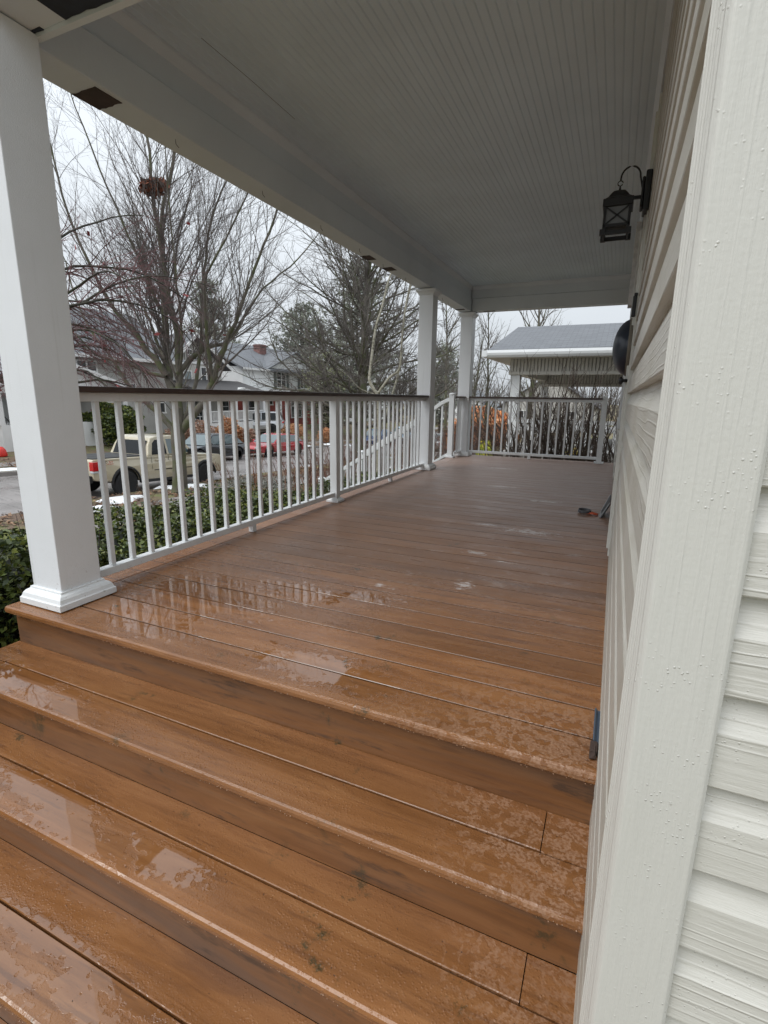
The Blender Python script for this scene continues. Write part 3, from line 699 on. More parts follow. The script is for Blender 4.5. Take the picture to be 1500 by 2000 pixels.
def strip(name, xa, xb, ya, yb, dz, mat, zf=None, step=1.0, thick=0.0, kind='structure'):
    V = []; F = []; yy = ya; k = 0
    while True:
        za = (zf or sy)(yy) + dz
        V += [(xa, yy, za), (xb, yy, za)]
        if k: F.append((2 * k - 2, 2 * k - 1, 2 * k + 1, 2 * k))
        k += 1
        if yy >= yb: break
        yy = min(yb, yy + step)
    if thick:
        m = MB(); m.add(V, F); n0 = len(V); m.add([(a, b, c_ - thick) for a, b, c_ in V], [f_[::-1] for f_ in F])
        for q in range(k - 1):
            m.f += [(2 * q, 2 * q + 2, n0 + 2 * q + 2, n0 + 2 * q), (2 * q + 1, n0 + 2 * q + 1, n0 + 2 * q + 3, 2 * q + 3)]; m.m += [0, 0]
        m.f += [(0, n0, n0 + 1, 1)]; m.m += [0]
        o = m.build(name, mat)
    else: o = npmesh(name, V, F, mat)
    o['kind'] = kind; return o
n = N('wet_asphalt', .35); p = n.pos(); f = n.noise(p, .5, 6, .65); f2 = n.noise(p, 60, 3); cr = n.noise(n.pos((.25, 1.2, 1)), 1.4, 5, .6, 1.5)
c = n.ramp(f, [(.3, (.19, .175, .168)), (.7, (.29, .27, .26))])
ln = n.mr(n.math('ABSOLUTE', n.math('SUBTRACT', cr, .5)), .010, .004); c = n.mix(n.math('MULTIPLY', ln, .7), c, (.03, .028, .027))
n.color(c); n.rough(n.mr(f, .35, .65, .22, .55)); n.bump(f2, .3, .01); m_road = n.mat
m_walk = simple('wet_concrete_paving', (.24, .22, .205), .55, .22, 2.2, bump=.2)
strip('street', -20.66, -13.04, -60, 300, 0.0, m_road, step=2)
strip('kerb', -13.04, -12.88, -60, 200, .155, m_walk, step=2, thick=.3)
strip('kerb', -20.82, -20.66, -60, 200, .155, m_walk, step=2, thick=.3)
strip('sidewalk', -11.15, -9.65, -60, 200, .205, m_walk, step=2, thick=.1)
strip('sidewalk', -23.75, -22.25, -60, 200, .195, m_walk, step=2, thick=.1)
m_snow = simple('old_snow', (.80, .82, .84), .55, .08, 6, bump=.5, bscale=14)
def snow(pts):
    """irregular thin mounds of leftover snow"""
    V = []; F = []
    for (cx, cy, rx_, ry_, sd_) in pts:
        r = random.Random(sd_); n0 = len(V); K = 22; Rr = 4
        V.append((cx, cy, T(cx, cy) + .07))
        ph = [r.uniform(0, 6.28) for _ in range(4)]
        for q in range(1, Rr + 1):
            for k in range(K):
                t = 2 * PI * k / K; w_ = 1 + .28 * math.sin(2 * t + ph[0]) + .2 * math.sin(3 * t + ph[1]) + .14 * math.sin(5 * t + ph[2]) + .1 * math.sin(9 * t + ph[3])
                x = cx + rx_ * w_ * q / Rr * math.cos(t); y = cy + ry_ * w_ * q / Rr * math.sin(t)
                V.append((x, y, T(x, y) + (.075 * (1 - (q / Rr) ** 2) + .02 * r.random() * (q < Rr) - (.03 if q == Rr else 0)) + .03 * (1 if -20.7 < x < -13 else 0)))
        for k in range(K): F.append((n0, n0 + 1 + k, n0 + 1 + (k + 1) % K, n0))
        for q in range(Rr - 1):
            for k in range(K):
                a = n0 + 1 + q * K; F.append((a + k, a + K + k, a + K + (k + 1) % K, a + (k + 1) % K))
    m = MB(); m.v = V; m.f = [tuple(dict.fromkeys(f_)) for f_ in F]; m.m = [0] * len(F)
    o = m.build('snow', m_snow, smooth=True); o['kind'] = 'stuff'
snow([(-13.3, 11.2, .35, 1.6, 1), (-12.5, 12.3, .5, .7, 2), (-13.6, 13.2, .5, 1.0, 30), (-12.2, 9.6, .4, .8, 3), (-11.6, 8.5, .4, .5, 4), (-21.4, 11.3, .5, 1.5, 5), (-21.5, 9.2, .6, 1.1, 6), (-24.5, 12.4, .5, 1.2, 7), (-23.6, 19, .5, 1.1, 8), (-24.4, 21.6, .5, .8, 9),
      (-21.3, 30, .4, .9, 10), (-21.3, 33, .5, .8, 11), (-21.2, 36.5, .5, 1.2, 12), (-22.6, 31.5, .5, .8, 13), (-20.3, 39, .4, 1.8, 14), (-12.2, 27, .5, 1.2, 15), (-11.6, 32, .5, 1.5, 16), (-21.5, 45, .7, 2.2, 17),
      (-4.5, 14.5, .5, .6, 18), (-2.0, 11.0, .8, .4, 19), (-.6, 12.0, .9, .5, 20), (-3.6, 17.5, .6, 1.2, 21), (-6.5, 24, .8, 1.5, 22), (-8.6, 20, .6, 1.4, 23), (-22.5, 26.5, .4, .7, 24), (-6.6, 11.4, .35, .5, 25), (-4.8, 10.0, .3, .5, 26), (-13.2, 21, .4, 1.5, 27)])
# ---- fallen leaves
def leaves(name, label, pts, size, mats, seed):
    r = np.random.default_rng(seed); n_ = len(pts); P = np.array(pts)
    a = r.uniform(0, 2 * PI, n_); ti = r.normal(0, .35, (n_, 2)); s = size * r.uniform(.6, 1.4, n_)
    u = np.stack([np.cos(a), np.sin(a), ti[:, 0]], 1) * s[:, None]; v = np.stack([-np.sin(a), np.cos(a), ti[:, 1]], 1) * (s * .55)[:, None]
    V = np.stack([P - u, P + v, P + u, P - v], 1).reshape(-1, 3); F = np.arange(n_ * 4).reshape(-1, 4)
    o = npmesh(name, V, F, mats, mi=r.integers(0, len(mats), n_)); o['kind'] = 'stuff'; return o
m_lf = [simple('brown_leaf', (.16, .080, .040), .7, .3, 6), simple('tan_leaf', (.28, .17, .10), .7, .3, 6), simple('dark_leaf', (.07, .040, .028), .7, .3, 6)]
r = random.Random(7); pts = []
for _ in range(16000):
    x = r.uniform(-13.0, -3.2); y = r.uniform(2.5, 20)
    if noise.noise(Vector((x * .5, y * .5, 3))) > -.12: pts.append((x, y, T(x, y) + r.uniform(.02, .05)))
for _ in range(9000):
    x = r.uniform(-28, -20.7); y = r.uniform(8, 45)
    if noise.noise(Vector((x * .5, y * .4, 9))) > 0: pts.append((x, y, T(x, y) + .03))
leaves('fallen_leaves', '', pts, .055, m_lf, 3)
# ---- low stone wall by our sidewalk
sw = thing('stone_wall', 'low dark stone garden wall with a pale cap beside the sidewalk', 'wall', (-10.3, 10.8, -2)); l = tuple(sw.location)
m = MB(); r = random.Random(2); y = 8.7
while y < 13.4:
    w_ = r.uniform(.35, .6)
    for q in range(2): m.box(-9.60 + r.uniform(-.02, .02), -9.30 + r.uniform(-.02, .02), y + (q * .1), y + w_ + q * .1 - .01, -2.15 + q * .22, -1.95 + q * .22)
    y += w_
m.build('stones', simple('mossy_dark_stone', (.06, .058, .045), .85, .4, 7, bump=.6, bscale=20), sw, bevel=.02, loc=l)
m = MB(); y = 8.7
while y < 13.4: m.box(-9.68, -9.24, y, y + .9, -1.73, -1.665); y += .91
m.build('cap_stones', simple('grey_cap_stone', (.22, .215, .20), .7, .2, 5), sw, bevel=.01, loc=l)

# ================================================================== vehicles
def paint(name, c, rough=.25, metal=0.0): 
    return simple(name, c, rough, .05, 1.5, metal=metal, coat=.7)
m_tyre = simple('black_tyre_rubber', (.014, .014, .015), .7, .2, 10)
m_plast = simple('black_plastic', (.018, .018, .019), .55, .15, 10)
m_red = simple('red_lamp_lens', (.50, .012, .015), .15, .1, 5, coat=.6)
m_lens = simple('clear_lamp_lens', (.55, .57, .58), .1, .05, 5, coat=.8)
m_chrome = simple('bright_metal', (.55, .55, .56), .22, .05, 5, metal=.9)
m_rimd = simple('dark_alloy', (.16, .16, .17), .35, .1, 5, metal=.6)
m_cargl = simple('car_window_tint', (.008, .010, .012), .10, .1, 3, spec=.3)
m_cargl2 = simple('car_window_clear', (.10, .14, .15), .05, .1, 3, spec=1)
def arc(cy, cz, r, a0, a1, n=9): return [(cy + r * math.cos(R_(a0 + (a1 - a0) * i / (n - 1))), cz + r * math.sin(R_(a0 + (a1 - a0) * i / (n - 1)))) for i in range(n)]
def wheel(parent, x, y, r, wd, mat_rim, side, spokes=6):
    m = MB(); m.lathe([(r * .62, -wd / 2), (r * .9, -wd / 2), (r, -wd / 2 + .03), (r, wd / 2 - .03), (r * .9, wd / 2), (r * .62, wd / 2)], (x, y, r), 28, 0)
    t = m.build('wheel', m_tyre, parent, smooth=False)
    m = MB(); xo = x + side * (wd / 2 - .03)
    m.lathe([(r * .62, -.01), (r * .66, .02), (r * .60, .02), (r * .58, -.01)], (xo, y, r), 28, 0)
    m.lathe([(r * .58, -.03), (r * .58, -.025)], (xo, y, r), 20, 0, 1)
    m.lathe([(.055, -.01), (.05, .03)], (xo, y, r), 12, 0)
    for k in range(spokes):
        a = 2 * PI * k / spokes + .2
        m.beam((xo + .008, y + .04 * math.cos(a), r + .04 * math.sin(a)), (xo + .008, y + r * .61 * math.cos(a), r + r * .61 * math.sin(a)), .035, .035)
    m.build('rim', [mat_rim, m_plast], t)
def hull(parent, name, side, W, mat, tumble=None, bev=.03, loc=None, m=None):
    """side profile polygon (y,z) extruded to width W; tumble(z) narrows it with height"""
    mb = MB(); n = len(side)
    for s_ in (-1, 1): pass
    vs = []
    for s_ in (-1, 1):
        for (y, z) in side:
            w_ = W / 2 * (tumble(y, z) if tumble else 1); vs.append((s_ * w_, y, z))
    fs = [tuple(range(n)), tuple(range(2 * n - 1, n - 1, -1))] + [(i, (i + 1) % n, n + (i + 1) % n, n + i) for i in range(n)]
    mb.add(vs, fs); return mb.build(name, mat, parent, bevel=bev, seg=3)
def side_window(parent, poly, W, tumble, mat, name='side_window'):
    """thin glass pane lying 3 mm proud on both flanks, own object per side"""
    for s_ in (-1, 1):
        mb = MB(); n = len(poly); vs = []
        for d in (.004, -.01):
            for (y, z) in poly: vs.append((s_ * (W / 2 * tumble(y, z) + d), y, z))
        mb.add(vs, [tuple(range(n)), tuple(range(2 * n - 1, n - 1, -1))] + [(i, (i + 1) % n, n + (i + 1) % n, n + i) for i in range(n)])
        mb.build(name, mat, parent)
def cross_window(parent, name, y0, z0, y1, z1, w0, w1, mat, off):
    """windscreen / rear window between bottom edge (y0,z0,w0) and top edge (y1,z1,w1), off = outward normal sign along y"""
    d = Vector((0, y1 - y0, z1 - z0)).normalized(); nrm = Vector((0, d.z, -d.y)); 
    if nrm.y * off < 0: nrm = -nrm
    vs = []
    for k in (.006, -.01):
        for (x, y, z) in ((-w0 / 2, y0, z0), (w0 / 2, y0, z0), (w1 / 2, y1, z1), (-w1 / 2, y1, z1)): vs.append(Vector((x, y, z)) + nrm * k)
    mb = MB(); mb.add(vs, [(0, 1, 2, 3), (7, 6, 5, 4), (0, 4, 5, 1), (1, 5, 6, 2), (2, 6, 7, 3), (3, 7, 4, 0)]); return mb.build(name, mat, parent)

# ---- tan pickup truck, heading +Y
tk = thing('pickup_truck', 'muddy tan four-door pickup truck with black bed cover parked at the near kerb', 'truck', (-14.27, 12.35, sy(12.35) + .0), 0)
tk.rotation_euler = (-math.atan(.036), 0, R_(-1))
mt = N('tan_paint', .3, coat=.6); p = mt.pos(obj=True); zz_ = mt.n('SeparateXYZ'); mt.L(p, zz_.inputs[0])
ff = mt.noise(p, 3, 6, .7)
mud = mt.mr(mt.math('ADD', zz_.outputs[2], mt.math('MULTIPLY', ff, .5)), 1.15, .75)
mt.color(mt.mix(mt.math('MULTIPLY', mud, .5), mt.ramp(ff, [(.3, (.52, .46, .33)), (.7, (.56, .50, .37))]), (.34, .28, .20))); m_tan = mt.mat
W = 1.87; yr, yf = -1.62, 1.62; wr = .385; ar = .475
# body: bed + lower cab + hood in one flank profile (y,z)
side = [(-2.64, .62), (-2.66, 1.12), (-2.60, 1.17), (-.62, 1.17), (.95, 1.12), (1.15, 1.145), (2.35, 1.06), (2.58, .98), (2.66, .80), (2.66, .52), (2.40, .42)]
side += arc(yf, wr, ar, 5, 175, 13)
side += [(yf - ar - .02, .40), (yr + ar + .02, .42)] + arc(yr, wr + .02, ar, 5, 175, 13) + [(-2.15, .50), (-2.60, .56)]
tb = lambda y, z: 1.0 - .05 * max(0, z - .95) / .25 - .03 * max(0, .6 - z) / .2 - (.06 * max(0, abs(y) - 2.3) / .36)
hull(tk, 'body', side, W, m_tan, tb, .028)
# recessed black wheel wells
for yy in (yr, yf):
    m = MB(); m.box(-W / 2 + .06, W / 2 - .06, yy - ar - .03, yy + ar + .03, .45, .90); 
    m.build('wheel_well', m_plast, tk)
for yy, zc in ((yr, wr + .02), (yf, wr)):
    for s_ in (-1, 1):
        m = MB(); a_ = arc(yy, zc, ar - .005, 0, 180, 17); b_ = arc(yy, zc, ar + .045, 0, 180, 17)
        poly = a_ + b_[::-1]
        for q in range(16):
            m.add([(s_ * (W / 2 - .02), *a_[q]), (s_ * (W / 2 - .02), *a_[q + 1]), (s_ * (W / 2 - .02), *b_[q + 1]), (s_ * (W / 2 - .02), *b_[q]),
                   (s_ * (W / 2 + .035), *a_[q]), (s_ * (W / 2 + .035), *a_[q + 1]), (s_ * (W / 2 + .012), *b_[q + 1]), (s_ * (W / 2 + .012), *b_[q])],
                  [(0, 3, 2, 1), (4, 5, 6, 7), (0, 1, 5, 4), (1, 2, 6, 5), (2, 3, 7, 6), (3, 0, 4, 7)])
        m.build('fender_flare', m_plast, tk)
# cab greenhouse
cab = [(-.78, 1.16), (-.66, 1.50), (-.52, 1.72), (-.30, 1.78), (.40, 1.79), (.62, 1.74), (1.22, 1.16)]
tc_ = lambda y, z: .955 - .19 * max(0, z - 1.16) / .63
hull(tk, 'cab', cab, W, m_tan, tc_, .035)
side_window(tk, [(-.62, 1.20), (-.50, 1.56), (-.38, 1.66), (-.02, 1.68), (-.02, 1.20)], W, tc_, m_cargl)
side_window(tk, [(.06, 1.20), (.06, 1.68), (.42, 1.68), (.56, 1.64), (.98, 1.22)], W, tc_, m_cargl2)
cross_window(tk, 'rear_window', -.762, 1.20, -.610, 1.64, 1.48, 1.34, m_cargl, -1)
cross_window(tk, 'windscreen', 1.19, 1.19, .665, 1.70, 1.60, 1.36, m_cargl2, 1)
m = MB(); m.box(-.80, .80, -2.58, -.80, 1.165, 1.195); m.box(-.80, .80, -1.74, -1.72, 1.195, 1.20); m.box(-.80, .80, -2.14, -2.12, 1.195, 1.20); m.build('bed_cover', m_plast, tk, bevel=.01)
m = MB(); m.box(-.82, .82, -2.80, -2.62, .50, .70); m.box(-.3, .3, -2.70, -2.62, .62, .72); m.build('rear_bumper', m_plast, tk, bevel=.03)
m = MB(); m.box(-.86, .86, 2.50, 2.74, .46, .66); m.build('front_bumper', m_tan, tk, bevel=.05)
m = MB(); m.box(-.50, .50, 2.60, 2.69, .70, .96); m.build('grille', m_plast, tk, bevel=.02)
for s_ in (-1, 1):
    m = MB(); m.box(s_ * .75, s_ * .925, -2.675, -2.47, .84, 1.10, 0); m.box(s_ * .76, s_ * .918, -2.678, -2.50, .78, .84, 1)
    m.build('tail_light', [m_red, m_lens], tk, bevel=.015)
    m = MB(); m.box(s_ * .58, s_ * .86, 2.46, 2.66, .82, .98); m.build('headlight', m_lens, tk, bevel=.03)
    m = MB(); m.box(s_ * .90, s_ * 1.09, .86, .98, 1.16, 1.34); m.box(s_ * .86, s_ * .95, .90, .96, 1.16, 1.20); m.build('side_mirror', m_plast, tk, bevel=.03)
    for yy in (-.52, .22):
        m = MB(); m.beam((s_ * (W / 2 - .012), yy, 1.03), (s_ * (W / 2 - .012), yy + .17, 1.03), .05, .03); m.build('door_handle', m_tan, tk, bevel=.01)
    m = MB(); 
    for pth in ([(-.66, 1.15), (-.66, .80), (-.62, .46)], [(.02, 1.15), (.02, .44)], [(1.02, 1.14), (1.04, .50)]):
        for a, b in zip(pth[:-1], pth[1:]): m.beam((s_ * (W / 2 * tb(*a) + .0005), *a), (s_ * (W / 2 * tb(*b) + .0005), *b), .004, .010)
    m.beam((s_ * (W / 2 - .002), -.60, .72), (s_ * (W / 2 - .002), 1.02, .70), .012, .03)
    m.build('door_seam', m_gap, tk)
    m = MB(); m.beam((s_ * (W / 2 - .06), -1.1, .40), (s_ * (W / 2 - .06), 1.1, .38), .10, .10); m.build('sill', m_plast, tk, bevel=.02)
m = MB(); m.prism([(-.35, 1.775), (-.20, 1.775), (-.33, 1.83)], 0, -.02, .02); m.build('roof_antenna', m_plast, tk)
for s_ in (-1, 1):
    for yy in (yr, yf): wheel(tk, s_ * (W / 2 - .10), yy, wr, .26, m_rimd, s_)
def text_mesh(name, body, size, mat, parent, loc, rot, extrude=.002):
    cu = bpy.data.curves.new(name, 'FONT'); cu.body = body; cu.size = size; cu.extrude = extrude
    to = bpy.data.objects.new(name + '_tmp', cu); col.objects.link(to)
    dg = bpy.context.evaluated_depsgraph_get(); me = bpy.data.meshes.new_from_object(to.evaluated_get(dg))
    bpy.data.objects.remove(to); me.materials.clear(); me.materials.append(mat)
    o = bpy.data.objects.new(name, me); col.objects.link(o); o.parent = parent; o.location = loc; o.rotation_euler = rot; return o
m_dr = simple('red_decal', (.45, .05, .04), .4); m_dk = simple('black_decal', (.01, .01, .01), .4)
text_mesh('decal', 'TRD', .10, m_dk, tk, (W / 2 + .000, -2.42, 1.045), (PI / 2, 0, PI / 2))
text_mesh('decal', '4x4', .085, m_dr, tk, (W / 2 + .000, -2.18, 1.055), (PI / 2, 0, PI / 2))
text_mesh('decal', 'OFF ROAD', .045, m_dr, tk, (W / 2 + .001, -2.24, 1.005), (PI / 2, 0, PI / 2))

def car(label, cat, loc, rz, mat, L=4.6, W=1.8, H=1.42, kind='sedan', rim=None, name='parked_car', tint=m_cargl2, tilt=0, wr=.33):
    t = thing(name, label, cat, loc, rz); t.rotation_euler = (tilt, 0, rz)
    h = L / 2; ar = wr + .07; yr_, yf_ = -h + .95, h - .92; b = .62 * H if kind != 'suv' else .60 * H
    side = [(-h + .04, .42), (-h, .62), (-h + .03, b - .06), (-h + .18, b), (h * .38, b - .02), (h - .25, b - .17), (h - .04, b - .30), (h, .42), (h - .2, .24)]
    side += arc(yf_, wr, ar, -8, 188, 13) + arc(yr_, wr, ar, -8, 188, 13) + [(-h + .2, .28)]
    tb_ = lambda y, z: 1 - .06 * max(0, z - .6) / .4 - .10 * max(0, abs(y) - h + .6) / .6 - .04 * max(0, .5 - z) / .3
    hull(t, 'body', side, W, mat, tb_, .04)
    for yy in (yr_, yf_):
        m = MB(); m.box(-W / 2 + .08, W / 2 - .08, yy - ar, yy + ar, .30, .66); m.build('wheel_well', m_plast, t)
    if kind == 'suv': g = [(-h + .12, b - .02), (-h + .30, H - .06), (-h + .55, H), (h * .05, H), (h * .22, H - .08), (h * .45, b - .02)]
    elif kind == 'coupe': g = [(-h + .35, b - .02), (-h + .95, H - .08), (-.55, H), (-.05, H - .01), (.25, H - .07), (h * .42, b - .04)]
    else: g = [(-h + .42, b - .02), (-h + .98, H - .07), (-.62, H), (.12, H), (.35, H - .06), (h * .44, b - .04)]
    tg = lambda y, z: .93 - .20 * max(0, z - b) / (H - b)
    hull(t, 'roof', g, W, mat, tg, .04)
    z0, z1 = b + .02, H - .10
    def ed(i, j, z):  # y on greenhouse edge i-j at height z
        (ya, za), (yb, zb_) = g[i], g[j]; return ya + (yb - ya) * (z - za) / (zb_ - za)
    yA0, yA1 = ed(0, 1, z0) + .10, min(ed(0, 1, min(z1, g[1][1])) + .10, -.3); yB0, yB1 = ed(5, 4, z0) - .10, ed(5, 4, min(z1, g[4][1])) - .08
    ym = (yA0 + yB0) / 2 + .05
    side_window(t, [(yA0, z0), (yA1, z1), (ym - .04, z1 + .02), (ym - .04, z0)], W, tg, tint)
    side_window(t, [(ym + .04, z0), (ym + .04, z1 + .02), (yB1, z1), (yB0, z0)], W, tg, tint)
    cross_window(t, 'windscreen', g[5][0] - .02, g[5][1] + .03, g[4][0] + .02, g[4][1] - .01, W * .86, W * .72, tint, 1)
    cross_window(t, 'rear_window', g[0][0] + .02, g[0][1] + .03, g[1][0] - .02, g[1][1] - .01, W * .84, W * .72, tint, -1)
    for s_ in (-1, 1):
        m = MB(); m.box(s_ * (W / 2 - .40), s_ * (W / 2 - .06), h - .14, h + .005, b - .34, b - .22); m.build('headlight', m_lens, t, bevel=.03)
        m = MB(); m.box(s_ * (W / 2 - .38), s_ * (W / 2 - .07), -h - .004, -h + .12, b - .24, b - .10); m.build('tail_light', m_red, t, bevel=.02)
        m = MB(); m.box(s_ * (W / 2 - .06), s_ * (W / 2 + .11), g[5][0] - .35, g[5][0] - .22, b + .0, b + .12); m.build('side_mirror', mat, t, bevel=.03)
        for yy in (yr_, yf_): wheel(t, s_ * (W / 2 - .10), yy, wr, .21, rim or m_chrome, s_, 5)
    m = MB(); m.box(-W / 2 + .3, W / 2 - .3, h - .03, h + .01, .35, b - .36); m.build('grille', m_plast, t, bevel=.01)
    return t
tl = math.atan(.036)
car('dark blue-black sedan parked on the far side of the street, behind the tan truck', 'car', (-19.55, 20.75, sy(20.75)), PI, paint('dark_blue_paint', (.012, .016, .024), .18), 4.75, 1.8, 1.44, rim=m_rimd, tilt=tl)
car('bright red sports coupe parked across the street behind bare shrubs', 'car', (-19.3, 26.2, sy(26.2)), PI + R_(-3), paint('red_paint', (.42, .018, .028), .2), 4.7, 1.84, 1.34, 'coupe', tilt=tl)
car('silver sport utility car standing in the driveway of the red brick house', 'car', (-27.2, 34.6, T(-27.2, 34.6)), PI / 2 + .55, paint('silver_paint', (.45, .46, .48), .25, .3), 4.7, 1.85, 1.68, 'suv', tint=m_cargl)
car('blue car far along the street, seen between balusters right of the thick trunk', 'car', (-18.6, 40.0, sy(40)), PI, paint('blue_paint', (.03, .08, .22), .2), 4.4, 1.78, 1.42, tilt=tl)
car('pale blue car parked just beyond the dark blue car far along the street', 'car', (-18.7, 46.5, sy(46.5)), PI, paint('pale_blue_paint', (.30, .42, .55), .25), 4.5, 1.8, 1.5, 'suv')
car('silver car far away on our side, seen through the side steps gap', 'car', (-11.6, 36.5, sy(36.5) + .02), 0, paint('light_silver_paint', (.50, .51, .53), .25, .3), 4.5, 1.78, 1.45, tilt=-tl)

# ================================================================== houses across the street
m_greyb = simple('grey_painted_brick', (.36, .355, .335), .7, .08, 2, bump=.3, bscale=30)
m_greys = simple('pale_grey_siding', (.46, .45, .42), .6, .06, 2)
m_whites = simple('white_siding', (.76, .77, .77), .55, .05, 2)
m_trim = simple('white_trim_paint', (.72, .72, .71), .5, .05, 2)
m_dtrim = simple('grey_board_and_batten', (.30, .29, .265), .6, .1, 2)
def brick_mat():
    n = N('red_brick', .8); p = n.pos(obj=False); mp = n.n('Mapping'); 
    br_ = n.n('TexBrick'); br_.inputs['Scale'].default_value = 4.2; br_.inputs['Color1'].default_value = (.34, .065, .05, 1); br_.inputs['Color2'].default_value = (.26, .05, .04, 1); br_.inputs['Mortar'].default_value = (.20, .12, .10, 1); br_.inputs['Mortar Size'].default_value = .012
    cb = n.n('CombineXYZ'); sp = n.n('SeparateXYZ'); n.L(p, sp.inputs[0]); n.L(n.math('ADD', sp.outputs[0], sp.outputs[1]), cb.inputs[0]); n.L(sp.outputs[2], cb.inputs[1]); n.L(cb.outputs[0], br_.inputs['Vector'])
    n.color(br_.outputs[0]); return n.mat
m_brick = brick_mat()
m_chim = simple('faded_chimney_brick', (.20, .105, .095), .85, .3, 6)
def shingle(name, a, b):
    n = N(name, .75); p = n.pos(obj=False)
    sp = n.n('SeparateXYZ'); n.L(p, sp.inputs[0]); cb = n.n('CombineXYZ')
    n.L(sp.outputs[0], cb.inputs[0]); n.L(n.math('MULTIPLY', n.math('ADD', sp.outputs[1], sp.outputs[2]), 1.0), cb.inputs[1])
    br_ = n.n('TexBrick'); br_.inputs['Scale'].default_value = 2.2; br_.inputs['Color1'].default_value = (*a, 1); br_.inputs['Color2'].default_value = (*b, 1); br_.inputs['Mortar'].default_value = (a[0] * .45, a[1] * .45, a[2] * .45, 1); br_.inputs['Mortar Size'].default_value = .016; br_.inputs['Bias'].default_value = -.2
    n.L(cb.outputs[0], br_.inputs['Vector']); f = n.noise(p, 5, 5); n.color(n.mix(n.math('MULTIPLY', f, .5), br_.outputs[0], tuple(c * .8 for c in a))); return n.mat
m_roof1 = shingle('grey_shingles', (.17, .18, .195), (.125, .132, .145))
m_roof2 = shingle('dark_shingles', (.09, .085, .085), (.065, .062, .062))
def window(parent, xf, y0, y1, z0, z1, l, cols=2, trim=None, glassm=None, axis='x', fw=.09, sash=True):
    """a framed window on a wall facing +X at x=xf (or facing -Y at y=xf when axis='y')"""
    def B(m, a0, a1, b0, b1, d0, d1, mi=None):
        if axis == 'x': m.box(xf + d0, xf + d1, a0, a1, b0, b1, mi)
        else: m.box(a0, a1, xf - d1, xf - d0, b0, b1, mi)
    m = MB()
    B(m, y0 - fw, y0, z0 - fw, z1 + fw, -.02, .06); B(m, y1, y1 + fw, z0 - fw, z1 + fw, -.02, .06); B(m, y0, y1, z1, z1 + fw, -.02, .058); B(m, y0 - fw * 1.4, y1 + fw * 1.4, z0 - fw * 1.2, z0, -.02, .08)
    for c in range(1, cols):
        yc = y0 + (y1 - y0) * c / cols; B(m, yc - .05, yc + .05, z0, z1, -.02, .05)
    if sash:
        zc = (z0 + z1) / 2; B(m, y0, y1, zc - .03, zc + .03, -.02, .045)
    w_ = m.build('window', trim or m_trim, parent, loc=l)
    m = MB(); B(m, y0, y1, z0, z1, -.02, .022); pn = m.build('pane', glassm or m_glass, None, loc=None)
    pn.parent = w_; pn.data.transform(Matrix.Translation((-l[0], -l[1], -l[2]))); return w_
def gable_roof_x(m, x0, x1, ya, yp, yb, zA, zP, zB, th=.14, rake=True):
    """ridge along X from x0 to x1; cross-section over y"""
    m.prism([(ya, zA), (yp, zP), (yb, zB), (yb, zB - th), (yp, zP - th), (ya, zA - th)], 0, x0, x1)
def gable_roof_y(m, y0, y1, xa, xp, xb, zA, zP, zB, th=.14):
    m.prism([(xa, zA), (xp, zP), (xb, zB), (xb, zB - th), (xp, zP - th), (xa, zA - th)], 1, y0, y1)

# House A: white, left of the near column
hA = thing('white_house', 'white house with a dark porch window at the far left, beyond the street', 'house', (-31, 12, -1.6), 0, 'houses across the street'); l = tuple(hA.location)
m = MB(); m.box(-38, -30.2, 6, 17.4, -1.9, 4.2); m.build('wall', m_whites, hA, loc=l)
m = MB(); gable_roof_y(m, 5.4, 18.0, -38.6, -34, -29.6, 4.2, 7.4, 4.1); m.build('roof', m_roof1, hA, loc=l)
m = MB(); m.box(-30.2, -27.6, 8, 17.2, -1.9, -.62); m.box(-30.2, -27.5, 7.9, 17.3, 1.75, 2.3); 
for y in (8.1, 12.4, 16.9): m.box(-27.9, -27.6, y, y + .3, -.62, 1.75)
m.build('front_porch', m_whites, hA, loc=l)
window(hA, -30.2, 13.6, 16.3, -.4, 1.5, l, 3); window(hA, -30.2, 10.0, 11.8, 2.6, 3.7, l)
m = MB()
for i in range(6): m.box(-27.6 + .26 * i, -27.34 + .26 * i, 15.2, 17.1, -1.9, -.75 - .17 * i)
m.build('steps', simple('dark_red_brick_steps', (.085, .035, .03), .7, .3, 12), hA, loc=l)
m = MB()
for y in (15.2, 17.1):
    m.tube([(-27.6, y, .15), (-26.1, y, -.80), (-25.95, y, -.80), (-25.95, y, -1.75)], .025, 6)
    for i in range(12): x = -27.6 + .13 * i; m.tube([(x, y, .13 - .083 * i * 1.0), (x, y, -.75 - .083 * i * 1.2)], .012, 4)
m.build('iron_railing', m_black, hA, loc=l)
rc = thing('red_barrel', 'bright red plastic tub standing on the far lawn by the brick steps', 'tub', (-25.2, 13.85, T(-25.2, 13.85))); 
m = MB(); m.lathe([(.24, 0), (.26, .06), (.20, .30), (.12, .42), (.06, .44)], (0, 0, 0), 16); m.build('tub', simple('red_plastic', (.60, .03, .02), .4), rc, smooth=True)

